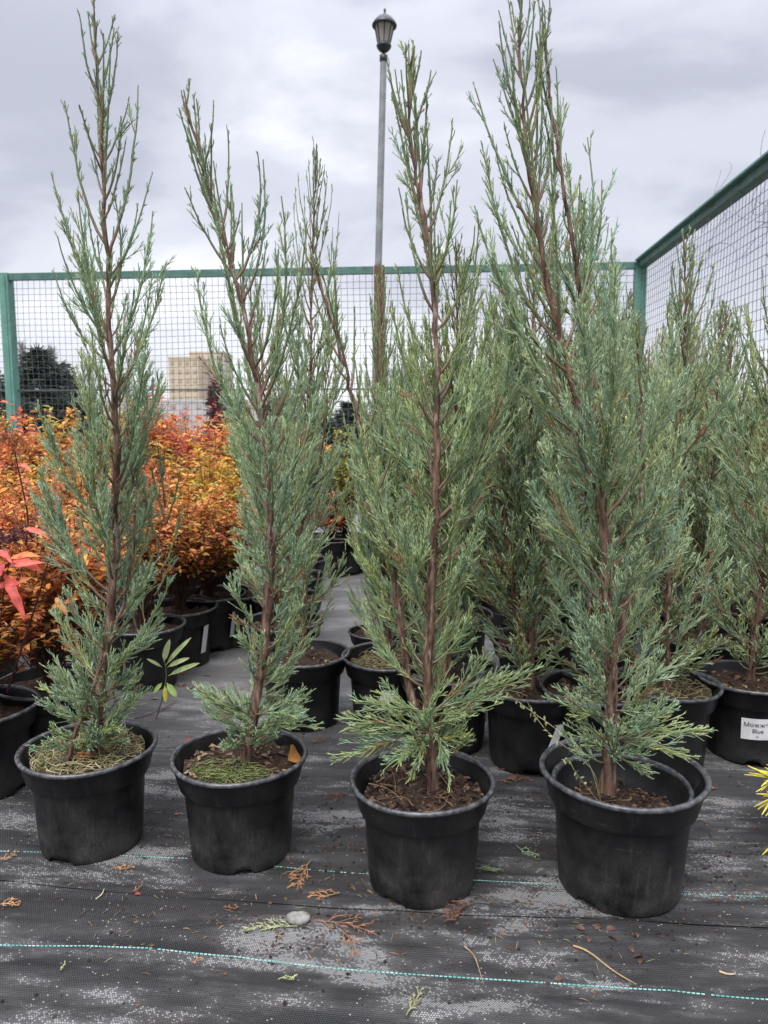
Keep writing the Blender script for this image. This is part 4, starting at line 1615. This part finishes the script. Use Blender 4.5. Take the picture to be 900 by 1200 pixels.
# ------------------------------------------------------------------ yellow conifer at the right edge
yr = at_z(985, 985, 0.0)
ye = empty('golden_pine', (yr[0], yr[1], gh(yr[0], yr[1])), 'golden yellow pine whose needles reach in beside the labelled pot', 'pine')
body, rim = pot_meshes(71, [(0, .2)], 'pot_clean', .13, .085)
po = link('pot', body, ye)
link('rim', rim, po)
link('soil', soil_mesh(72, .112, 'soil', .072), ye)
b_ = MB()
b_.tubes(smooth_path([(0, 0, .1), (0.005, 0, .16), (-.005, .01, .25), (0, .01, .34)], 10), np.linspace(.006, .002, 10)[None], 6)
b_.obj('trunk', M['bark'], ye)
rg = np.random.default_rng(72)
ylo = np.array(ye.location)
for (tx, ty, tz) in ((903, 912, -.02), (906, 935, -.04), (925, 880, 0), (960, 840, .02), (990, 820, 0), (1010, 900, .02), (950, 905, -.06), (1000, 860, -.05), (912, 985, -.05)):
    end = at_y(tx, ty, ylo[1] + tz) - ylo
    base = np.array([0, 0, np.clip(end[2] * .75, .12, .3)])
    P = smooth_path([base, base * .5 + end * .5 + [0, 0, -.008], end], 8)
    m_ = MB()
    m_.tubes(P, np.linspace(.0035, .002, 8)[None], 5, np.broadcast_to(np.array([0.2, 0.14, 0.06]), (8, 3)))
    n_ = 46
    s = rg.uniform(.45, 1.0, n_)
    B = np.stack([np.interp(s, np.linspace(0, 1, 8), P[:, q]) for q in range(3)], 1)
    T = nrm((end - base)[None])
    N_, Bn = frames(np.repeat(T, n_, 0))
    ps = rg.uniform(0, 6.283, n_)[:, None]
    ph = np.radians(rg.uniform(20, 48, n_))[:, None]
    d = T * np.cos(ph) + (N_ * np.cos(ps) + Bn * np.sin(ps)) * np.sin(ph)
    ln = rg.uniform(.032, .05, (n_, 1))
    q = np.linspace(0, 1, 4)[None, :, None]
    PP = B[:, None] + d[:, None] * ln[:, None] * q
    PP[:, :, 2] -= (.004 * q[..., 0] ** 2)
    c = np.array([0.58, 0.50, 0.07]) * rg.uniform(.75, 1.15, (n_, 1))
    cc = np.repeat(c[:, None], 4, 1)
    cc[:, 0] *= [.7, .85, 1]
    m_.tubes(PP, np.array([[.0015, .0019, .0018, .0008]]), 4, cc)
    m_.obj('branch', M['foliage'], ye)
# golden thuja rising behind it
yt = at_z(975, 860, 0.0)
gt = empty('golden_thuja', (yt[0], yt[1], gh(yt[0], yt[1])), 'golden tipped thuja at the edge of the juniper bed', 'thuja')
po = link('pot', POTS[0][0], gt)
link('rim', POTS[0][1], po)
link('soil', SOILS[0], gt)
tr, br = gen_juniper(720, [([(0, 0, .15), (0, 0, .4), (.01, 0, .75)], .008, [(0, .13), (.3, .15), (.7, .11), (1, .03)], 46, .06)], 'yellow', d2=.017, d3=.0085, nub=1, cord=.0016)
merge(tr).obj('trunk', M['bark'], gt)
merge(br).obj('crown', M['foliage'], gt)

# ------------------------------------------------------------------ weeds
# bright seedling beside the first pot
sb = at_z(183, 842, 0.0)
se = empty('seedling', (sb[0], sb[1], gh(sb[0], sb[1])), 'bright green broad leaved seedling beside the straw-covered pot', 'seedling')
slo = np.array(se.location)
ysd = slo[1] - .02
b_ = MB()
b_.tubes(smooth_path([(0, 0, 0), at_y(190, 820, ysd) - slo, at_y(196, 792, ysd) - slo, at_y(193, 776, ysd) - slo], 10), np.linspace(.0018, .001, 10)[None], 5, np.broadcast_to(np.array([0.13, 0.15, 0.07]), (10, 3)))
b_.obj('stem', M['stem'], se)
for (ax_, ay_, bx_, by_, w_, c_) in ((194, 780, 224, 747, .013, 0), (192, 776, 199, 749, .017, 1), (196, 782, 222, 771, .014, 0), (197, 792, 234, 777, .014, 0), (195, 800, 207, 817, .019, 2),
                                     (193, 803, 194, 823, .012, 3), (190, 800, 180, 812, .012, 2), (190, 782, 172, 772, .008, 1)):
    A = at_y(ax_, ay_, ysd) - slo
    B = at_y(bx_, by_, ysd - .02) - slo
    L = np.linalg.norm(B - A)
    n_ = 9
    q = np.linspace(0, 1, n_)
    side = nrm(np.cross(B - A, [0.2, -0.8, 0.5])[None])[0]
    nor = nrm(np.cross(side, B - A)[None])[0]
    wd = w_ * .5 * np.clip((q - .12) / .88, 0, 1) ** .55 * (1 - q) ** .6 * 1.9 + .0005
    mid_ = A + (B - A) * q[:, None] + nor * (.08 * L * np.sin(np.pi * q))[:, None]
    V = np.concatenate([mid_ + side * wd[:, None] + nor * (wd * .4)[:, None], mid_, mid_ - side * wd[:, None] + nor * (wd * .4)[:, None]])
    i = np.arange(n_ - 1)
    Q = np.concatenate([np.stack([i, i + 1, i + n_ + 1, i + n_], 1), np.stack([i + n_, i + n_ + 1, i + 2 * n_ + 1, i + 2 * n_], 1)])
    m_ = MB()
    m_.add(V, Q, None, [(0.42, 0.52, 0.24), (0.46, 0.54, 0.28), (0.32, 0.46, 0.12), (0.56, 0.54, 0.06)][c_])
    m_.obj('leaf', M['leaf'], se)
# pale weed arching out of the nested pots
wl = np.array(P4.location) + [-.03, .0, .125]
we = empty('dry_weed', tuple(wl), 'thin pale weed stalk arching out of the nested pots', 'weed')
for pts in ([(690, 888, 0), (660, 860, .0), (625, 835, .02), (598, 816, .04), (590, 806, .05)], [(698, 905, -.02), (680, 888, -.02), (645, 862, 0), (632, 846, .02), (622, 832, .03), (618, 822, .04)],
            [(672, 903, -.02), (668, 890, -.02), (658, 890, -.02)]):
    P = smooth_path([np.zeros(3)] + [at_y(a_, c_, wl[1] + d_ - .01) - wl for a_, c_, d_ in pts], 22)
    m_ = MB()
    m_.tubes(P, np.linspace(.0007, .0004, 22)[None], 4, np.broadcast_to(np.array([0.33, 0.31, 0.18]), (22, 3)))
    n_ = 16
    s = rg.uniform(.45, 1, n_)
    B = np.stack([np.interp(s, np.linspace(0, 1, 22), P[:, q]) for q in range(3)], 1)
    leaves(m_, B, rg.normal(0, 1, (n_, 3)), rg.normal(0, .5, (n_, 3)) + [0, 0, 1], rg.uniform(.004, .010, n_), rg.uniform(.003, .005, n_), np.array([0.24, 0.26, 0.12]) * rg.uniform(.7, 1.3, (n_, 1)))
    m_.obj('stalk', M['stem'], we)


# ------------------------------------------------------------------ litter on the cloth
def sprig(px, py, L, ang, col, label, group=None, seed=0, n=9, flat=.5, r=.00075, spread=.5, name='fallen_sprig', cat='sprig'):
    rg = np.random.default_rng(seed)
    p = at_z(px, py, 0)
    e_ = np.array([p[0], p[1], gh(p[0], p[1]) + .003])
    d = np.array([math.cos(R(ang)), math.sin(R(ang)), 0])
    sd_ = np.array([-d[1], d[0], 0])
    K = 10
    q = np.linspace(0, 1, K)
    bend = rg.normal(0, .15)
    P = d * (L * q)[:, None] + sd_ * (L * bend * q ** 2)[:, None]
    P[:, 2] += .004 * np.sin(q * 6 + seed) * flat + .002
    m_ = MB()
    col = np.array(col)
    m_.tubes(P, np.linspace(1.25, .7, K)[None] * r, 4, np.broadcast_to(col * .8, (K, 3)))
    for j in range(n):
        s = .15 + .8 * j / max(1, n - 1) * rg.uniform(.9, 1.05)
        s = min(s, .98)
        B = np.array([np.interp(s, q, P[:, a]) for a in range(3)])
        sg = 1 if j % 2 else -1
        an = R(rg.uniform(25, 50)) * sg
        dd = d * math.cos(an) + sd_ * math.sin(an)
        l = L * spread * rg.uniform(.5, 1) * (1.1 - .7 * s)
        qq = np.linspace(0, 1, 5)
        Pb = B + dd * (l * qq)[:, None] + d * (l * .25 * qq ** 2)[:, None]
        Pb[:, 2] += rg.uniform(.0, .010) * flat * np.sin(qq * 3.0)
        m_.tubes(Pb, np.linspace(1.0, .6, 5)[None] * r, 4, np.broadcast_to(col * rg.uniform(.75, 1.25), (5, 3)))
        for k_ in range(3):
            s2 = rg.uniform(.3, .9)
            B2 = Pb[int(s2 * 4)]
            an2 = an + R(rg.uniform(25, 45)) * (1 if rg.random() < .5 else -1)
            d2_ = d * math.cos(an2) + sd_ * math.sin(an2)
            m_.tubes(np.stack([B2, B2 + d2_ * l * .22 + [0, 0, .001], B2 + d2_ * l * .4]), np.array([[.9, .85, .5]]) * r, 3, np.broadcast_to(col * rg.uniform(.8, 1.3), (3, 3)))
    o_ = m_.obj(name, M['litter'])
    o_.location = tuple(e_)
    return props(o_, label, cat, group)


OR, OR2, RB, GR, YG = (0.38, 0.20, 0.09), (0.25, 0.125, 0.07), (0.15, 0.07, 0.045), (0.17, 0.22, 0.12), (0.30, 0.33, 0.16)
sprig(364, 1008, .078, -108, OR, 'large rusty orange dry sprig between two front pots', None, 1, 11)
sprig(398, 1047, .045, 190, OR, 'small orange dry sprig curled beside the large one', None, 2, 8, spread=.6)
sprig(348, 1086, .075, 172, YG, 'yellow green juniper sprig lying against the grey pebble', None, 3, 13, spread=.35)
sprig(368, 1076, .085, -12, OR2, 'tangle of reddish dry twigs beside the grey pebble', None, 4, 9)
sprig(400, 1088, .06, -60, OR2, 'reddish dry twig pointing away from the grey pebble', None, 5, 6)
sprig(555, 1060, .05, 200, RB, 'red brown dry sprig at the foot of the two-stemmed juniper pot', None, 6, 9, spread=.6)
sprig(520, 1080, .035, 40, RB, 'short red brown sprig lying before the two-stemmed juniper pot', None, 7, 8, spread=.6)
sprig(556, 1018, .045, 5, GR, 'fresh green sprig touching the two-stemmed juniper pot', None, 8, 9, spread=.45)
sprig(605, 990, .05, -50, GR, 'fresh green sprig lying between the two-stemmed and nested pots', None, 9, 10, spread=.4)
sprig(408, 928, .05, 215, RB, 'flat red brown sprig between the moss pot and the bare soil pot', None, 10, 9, spread=.6)
sprig(382, 872, .03, 190, RB, 'red brown scrap near the shaded foot of the path-edge pot', None, 18, 7, spread=.6)
sprig(583, 913, .06, 8, RB, 'broad rusty bark-like sprig between the rear pot and nested pots', None, 11, 12, spread=.6)
sprig(-4, 1058, .035, 5, OR, 'orange dry sprig in the dust patch by the straw pot', None, 12, 8, spread=.5)
sprig(-2, 1008, .03, 40, OR, 'orange dry sprig tip lying on dark cloth', None, 13, 6, spread=.5)
sprig(132, 1018, .035, 0, OR, 'narrow orange dry sprig in front of the straw pot', None, 14, 5, spread=.35)
sprig(155, 1045, .02, 70, OR2, 'tiny reddish dry sprig in front of the straw pot', None, 15, 4)
sprig(50, 975, .03, 95, OR, 'orange dry sprig leaning at the side of the straw pot', None, 16, 5, spread=.3)
sprig(225, 1125, .014, 0, OR, 'tiny orange sprig lying on the front teal thread line', None, 17, 4)
sprig(326, 1146, .022, 10, YG, 'tiny yellow green sprig in front of the teal thread line', None, 19, 6, spread=.5)
sprig(476, 1190, .055, 68, (0.22, 0.22, 0.12), 'forked olive sprig lying in front of the teal thread line', None, 20, 7, spread=.45, r=.0011)
sprig(583, 900, .05, 5, RB, 'rusty sprig pushed against the rear pot foot', None, 23, 9, spread=.5)
sprig(280, 1062, .02, 180, OR2, 'small reddish scrap of sprig beside the yellow green sprig', None, 21, 4)
sprig(70, 1140, .010, 80, YG, 'tiny pale green scrap below the teal thread line', None, 22, 4)


def twig(pts, r, col, label, seed=0):
    P = []
    for px, py, dz in pts:
        p = at_z(px, py, 0)
        P.append([p[0], p[1], gh(p[0], p[1]) + r + dz])
    P = np.array(P)
    b0 = P[0].copy()
    m_ = MB()
    m_.tubes(smooth_path(P - b0, 14), np.linspace(1.3, .7, 14)[None] * r, 6, np.broadcast_to(np.array(col), (14, 3)))
    o_ = m_.obj('fallen_twig', M['litter'])
    o_.location = tuple(b0)
    return props(o_, label, 'twig')


twig([(672, 1106, .001), (690, 1112, .002), (718, 1132, .001), (746, 1147, .0)], .0012, (0.30, 0.20, 0.11), 'straight tan twig lying in front of the nested pots')
twig([(544, 1104, .001), (556, 1114, .002), (562, 1130, .002), (567, 1145, 0)], .0010, (0.22, 0.16, 0.11), 'curved brown twig lying across the front teal thread')
twig([(843, 1136, .001), (852, 1139, .001), (862, 1139, .001)], .0013, (0.34, 0.25, 0.16), 'short pale twig lying by the bright dusty patch')
twig([(112, 1050, 0), (120, 1046, .003), (122, 1040, .004)], .0009, (0.4, 0.36, 0.28), 'pale curled stalk in front of the straw pot')
twig([(158, 842, 0), (180, 836, .004), (205, 822, .002)], .0014, (0.12, 0.085, 0.06), 'dark bent twig behind the straw pot')

# pebble
p = at_z(349, 1078, 0)
n1_, n2_ = 16, 10
th = np.linspace(0, math.pi, n2_)[:, None]
ph = (np.arange(n1_) * 2 * math.pi / n1_)[None]
V = np.stack([np.sin(th) * np.cos(ph), np.sin(th) * np.sin(ph), np.cos(th) + 0 * ph], -1).reshape(-1, 3)
V *= (1 + .30 * (vnoise(V[:, 0] * 2.2 + 5, V[:, 1] * 2.2 + V[:, 2] * 1.7, 8)[:, None] - .5))
V *= [.017, .012, .010]
i = np.arange(n2_ - 1)[:, None] * n1_
j = np.arange(n1_)[None]
Q = np.stack([i + j, i + n1_ + j, i + n1_ + (j + 1) % n1_, i + (j + 1) % n1_], -1).reshape(-1, 4)
m_ = MB()
m_.add(V, Q, None, (0.22, 0.215, 0.20))
o_ = m_.obj('pebble', M['litter'])
o_.location = (p[0], p[1], gh(p[0], p[1]) + .007)
props(o_, 'smooth grey pebble lying among dry sprigs', 'pebble')


def flat_leaf(px, py, L, w_, ang, col, label, z=None, tilt=0.2, seed=0, cat='leaf', parent=None):
    rg = np.random.default_rng(seed + 900)
    p = at_z(px, py, 0 if z is None else z)
    n_ = 9
    q = np.linspace(0, 1, n_)
    wd = w_ * .5 * np.sin(np.pi * q ** .85) ** .8 * (1 + .18 * rg.normal(0, 1, n_)) + .0004
    mid_ = np.stack([q * L - L / 2, 0 * q, .12 * L * np.sin(np.pi * q)], 1)
    up = .35
    V = np.concatenate([mid_ + np.stack([0 * q, wd, wd * up], 1), mid_, mid_ + np.stack([0 * q, -wd, wd * up], 1)])
    cb, sb_ = math.cos(tilt), math.sin(tilt)
    V = V @ np.array([[1, 0, 0], [0, cb, sb_], [0, -sb_, cb]])
    ca, sa = math.cos(R(ang)), math.sin(R(ang))
    V = V @ np.array([[ca, sa, 0], [-sa, ca, 0], [0, 0, 1]])
    V[:, 2] -= V[:, 2].min()
    i = np.arange(n_ - 1)
    Q = np.concatenate([np.stack([i, i + 1, i + n_ + 1, i + n_], 1), np.stack([i + n_, i + n_ + 1, i + 2 * n_ + 1, i + 2 * n_], 1)])
    m_ = MB()
    m_.add(V, Q, None, col)
    o_ = m_.obj('fallen_leaf', M['leaf'])
    o_.location = (p[0], p[1], (gh(p[0], p[1]) if z is None else z) + .0012)
    return props(o_, label, cat)


flat_leaf(343, 893, .036, .030, 70, (0.42, 0.19, 0.055), 'curled orange brown leaf on the mossy soil of the leaning juniper', .160, 1.0, 1)
flat_leaf(222, 866, .022, .008, 8, (0.48, 0.05, 0.06), 'small crimson leaf lying behind the leaning juniper pot', None, .1, 2)
flat_leaf(208, 952, .011, .006, 30, (0.24, 0.12, 0.08), 'small brown leaf between the straw pot and mossy pot', None, .2, 3)
flat_leaf(161, 1044, .010, .006, 0, (0.34, 0.08, 0.06), 'tiny reddish leaf scrap in front of the straw pot', None, .2, 4)
flat_leaf(694, 866 + 0, .012, .007, 0, (0.3, 0.14, 0.08), 'small rusty leaf on the cloth behind the nested pots', None, .2, 14)
flat_leaf(835, 922, .014, .007, 10, (0.35, 0.14, 0.1), 'pinkish brown leaf at the side of the nested pots', None, .2, 5)
brn = [(716, 1088), (700, 1086), (745, 1096), (718, 1098), (748, 1118), (752, 1124), (740, 1110), (680, 1086), (655, 1139), (690, 1098)]
for i_, (a_, c_) in enumerate(brn):
    flat_leaf(a_, c_, .014, .007, i_ * 47, (0.13, 0.075, 0.055), 'small curled brown leaf scattered in front of the nested pots', None, .4, 20 + i_)['group'] = 'brown leaves before the nested pots'
tanp = [(232, 775), (214, 788), (198, 800), (243, 790), (225, 806), (205, 792), (236, 765), (214, 800), (186, 797), (180, 817)]
for i_, (a_, c_) in enumerate(tanp):
    flat_leaf(a_, c_, .022, .009, i_ * 61, (0.34, 0.17, 0.11) if i_ % 3 else (0.42, 0.30, 0.2), 'tan fallen leaf scattered behind the bright green seedling', None, .25, 40 + i_)['group'] = 'fallen leaves behind the seedling'

# loose soil crumbs scattered over the cloth
rg = np.random.default_rng(808)
cl = [(400, 960, 40, 22, 150), (380, 1000, 45, 18, 90), (520, 1072, 60, 12, 170), (430, 1010, 20, 14, 70), (850, 1000, 60, 26, 240), (830, 1040, 60, 20, 140), (650, 1010, 40, 20, 60), (740, 1100, 60, 16, 80),
      (600, 930, 40, 18, 110), (380, 880, 40, 16, 70), (150, 1090, 120, 40, 80), (330, 1085, 40, 12, 120), (450, 1150, 300, 35, 130), (350, 1040, 150, 30, 120), (820, 900, 60, 20, 80), (240, 930, 40, 40, 60), (30, 930, 60, 40, 60)]
m_ = MB()
octv = np.array([[1, 0, 0], [0, 1, 0], [-1, 0, 0], [0, -1, 0], [0, 0, .8], [0, 0, -.6]], float)
octt = np.array([[0, 1, 4], [1, 2, 4], [2, 3, 4], [3, 0, 4], [1, 0, 5], [2, 1, 5], [3, 2, 5], [0, 3, 5]])
for (mx, my, sx, sy, n_) in cl:
    for _ in range(int(n_ * 1.8)):
        px, py = rg.normal(mx, sx), rg.normal(my, sy)
        if not (-40 < px < 940 and 700 < py < 1215):
            continue
        p = at_z(px, py, 0)
        s = min(.0008 * math.exp(rg.normal(0, .8)) + .0003, .0038)
        v = octv * s * rg.uniform(.6, 1.4, (6, 3))
        c_ = np.array([(0.022, 0.016, 0.013), (0.05, 0.033, 0.024), (0.035, 0.024, 0.02), (0.10, 0.06, 0.04)][rg.integers(4)])
        m_.add(v + [p[0], p[1], gh(p[0], p[1]) + s * .35], None, octt, c_)
props(m_.obj('soil_crumbs', M['litter'], smooth=False), 'dark crumbs of potting soil scattered over the woven cloth', 'soil', kind='stuff')

nl2 = 620
cx_ = rg.choice([360, 420, 520, 150, 700, 850, 610, 300], nl2) + rg.normal(0, 55, nl2)
cy_ = rg.choice([1075, 1050, 1070, 1030, 1090, 1000, 960, 940], nl2) + rg.normal(0, 30, nl2)
PN = []
for a_, c_ in zip(cx_, cy_):
    p = at_z(a_, min(max(c_, 780), 1210), 0)
    an = rg.uniform(0, 6.28)
    l_ = rg.uniform(.004, .016)
    dx, dy = l_ * math.cos(an) / 2, l_ * math.sin(an) / 2
    PN.append([[p[0] - dx, p[1] - dy, gh(p[0] - dx, p[1] - dy) + .0008], [p[0], p[1], gh(p[0], p[1]) + .0018], [p[0] + dx, p[1] + dy, gh(p[0] + dx, p[1] + dy) + .0008]])
cn_ = np.array([(0.22, 0.13, 0.07), (0.12, 0.07, 0.05), (0.28, 0.20, 0.12), (0.06, 0.04, 0.03), (0.16, 0.17, 0.09)])[rg.integers(5, size=nl2)]
m_ = MB()
m_.tubes(np.array(PN), np.array([[.0005, .0007, .0004]]), 3, np.repeat(cn_[:, None], 3, 1))
props(m_.obj('needle_litter', M['litter']), 'fine brown needle scraps strewn over the woven cloth', 'litter', kind='stuff')

# ------------------------------------------------------------------ beyond the fence
def spruce_meshes(seed):
    """spruce of height 1 and spread 1, scaled per tree"""
    rg = np.random.default_rng(seed)
    b_ = MB()
    b_.tubes(np.stack([np.zeros(8), np.zeros(8), np.linspace(0, 1, 8)], 1), np.linspace(.05, .006, 8)[None], 7)
    m_ = MB()
    nb = 120
    z = .05 + .93 * rg.random(nb) ** .9
    L = (1.05 - z) * rg.uniform(.65, 1.15, nb) + .05
    az = rg.uniform(0, 6.283, nb)
    q = np.linspace(0, 1, 5)[None]
    P = np.stack([np.cos(az)[:, None] * L[:, None] * q, np.sin(az)[:, None] * L[:, None] * q, z[:, None] - L[:, None] * (.10 * q - .14 * q * q)], -1)
    dk = np.array([0.026, 0.036, 0.028])
    m_.tubes(P, np.linspace(.012, .005, 5)[None], 3, np.broadcast_to(dk, (nb * 5, 3)))
    n_ = nb * 40
    bi = rg.integers(0, nb, n_)
    f = rg.uniform(.1, 1, n_) * 4
    ii = np.minimum(f.astype(int), 3)
    fr = (f - ii)[:, None]
    B = P[bi, ii] * (1 - fr) + P[bi, ii + 1] * fr
    d = nrm(nrm(P[bi, 4] - P[bi, 0]) + rg.normal(0, .75, (n_, 3)) + [0, 0, -.1]) * [1, 1, .45]
    ln = rg.uniform(.07, .17, (n_, 1))
    PP = np.stack([B, B + d * ln - [0, 0, .006]], 1)
    c = dk * rg.uniform(.6, 1.8, (n_, 1))
    m_.tubes(PP, np.array([[.011, .004]]), 3, np.repeat(c[:, None], 2, 1))
    return b_.build('trunk', M['bark']), m_.build('crown', M['foliage'])


SPRUCE = [spruce_meshes(500), spruce_meshes(501), spruce_meshes(502)]


def conifer(px, pyt, y_, wid, seed, label, group='dark conifers beyond the fence'):
    tp = at_y(px, pyt, y_)
    e_ = empty('spruce_tree', (tp[0], tp[1], -.05), label, 'tree', group, seed * 1.7)
    for nm, me in zip(('trunk', 'crown'), SPRUCE[seed % 3]):
        link(nm, me, e_).scale = (wid, wid, tp[2] + .05)


for i_, a_ in enumerate(((44, 408, 9.2, .75), (66, 425, 9.9, .8), (20, 440, 9.6, .8), (-30, 420, 10.2, .9), (95, 462, 10.6, .7), (88, 448, 9.4, .6))):
    conifer(*a_, 500 + i_, 'dark green spruce growing beyond the fence near its green end post')
conifer(276, 462, 13.0, .5, 520, 'small round dark spruce beyond the fence near the beige building')
conifer(255, 452, 15.0, .6, 521, 'small dark spruce standing in front of the beige building')
for i_, px in enumerate((330, 372, 410, 452, 500, 548, 600, 660, 715, 765, 820, 880)):
    conifer(px, 462 + (i_ * 37) % 13, 11.5 + (i_ * 29) % 7 * .4, .8, 530 + i_, 'low dark spruce in the hedge line behind the fence', 'low spruces in the hedge line')


def bare_tree(px, pyt, y_, seed):
    tp = at_y(px, pyt, y_)
    H = tp[2]
    rg = np.random.default_rng(seed)
    e_ = empty('bare_tree', (tp[0], tp[1], -.05), 'leafless pale grey tree far beyond the fence', 'tree', 'leafless trees far beyond the fence')
    t_ = MB()
    t_.tubes(np.stack([rg.normal(0, .02 * H, 8), rg.normal(0, .02 * H, 8), np.linspace(0, H * .9, 8)], 1), np.linspace(.02 * H, .003 * H, 8)[None], 6, np.broadcast_to(np.array([.13, .12, .11]), (8, 3)))
    t_.obj('trunk', M['stem'], e_)
    m_ = MB()
    n_ = 260
    z = H * rg.uniform(.3, .92, n_)
    a = rg.uniform(0, 6.28, n_)
    L = H * .32 * rg.uniform(.4, 1, n_) * (1.15 - z / H)
    q = np.linspace(0, 1, 6)[None]
    P = np.stack([np.cos(a)[:, None] * L[:, None] * q * .7, np.sin(a)[:, None] * L[:, None] * q * .7, z[:, None] + L[:, None] * q], -1) + rg.normal(0, .012 * H, (n_, 6, 3)) * q[..., None]
    m_.tubes(P, np.linspace(.0028, .0010, 6)[None] * H, 3, np.broadcast_to(np.array([.16, .145, .14]), (n_ * 6, 3)))
    m_.obj('crown', M['stem'], e_)


for i_, a_ in enumerate(((25, 392, 34), (60, 398, 38), (105, 418, 40), (150, 428, 44), (330, 440, 40), (-20, 385, 36))):
    bare_tree(*a_, 600 + i_)

M['beige'] = paint('beige_render', (0.46, 0.38, 0.27), (0.52, 0.43, 0.32), .8, .4)
M['pinkwall'] = paint('pale_pink_render', (0.50, 0.41, 0.37), (0.55, 0.46, 0.42), .8, .4)
M['whitewall'] = paint('white_wall', (0.40, 0.38, 0.38), (0.48, 0.45, 0.45), .7, .4)
M['window'] = paint('far_window', (0.33, 0.29, 0.24), (0.38, 0.34, 0.29), .5, .4)  # glass paled towards the wall tone, distance haze put into the colour


def building(x0, x1, yt, D, depth, label, mat, nf, nw, mat2=None, split=None):
    a = at_y(x0, yt, D)
    b2 = at_y(x1, yt, D)
    H = a[2] + .05
    cxm = (a[0] + b2[0]) / 2
    e_ = empty('building', (cxm, D, -.05), label, 'building')
    Wd = b2[0] - a[0]
    m_ = MB()
    m_.box((0, depth / 2, H / 2), (Wd, depth, H))
    m_.obj('wall', mat, e_, smooth=False)
    m_ = MB()
    m_.box((0, depth / 2, H + .25), (Wd * 1.02, depth * 1.02, .5))
    m_.obj('roof', M['whitewall'] if mat2 is None else mat2, e_, smooth=False)
    fh, fw = H / nf, Wd / nw
    for f_ in range(nf):
        for w_ in range(nw):
            m_ = MB()
            m_.box((-Wd / 2 + fw * (w_ + .5), -.05, fh * (f_ + .55)), (fw * .42, .2, fh * .45))
            m_.obj('window', M['window'], e_, smooth=False)
    return e_


building(197, 232, 420, 220, 12, 'tall beige apartment block seen through the mesh fence', M['beige'], 7, 4, M['beige'])
building(222, 262, 414, 235, 14, 'paler pinkish apartment block behind the beige block', M['pinkwall'], 7, 4, M['beige'])
building(120, 330, 471, 180, 10, 'long low white building below the beige apartment block', M['whitewall'], 2, 14)
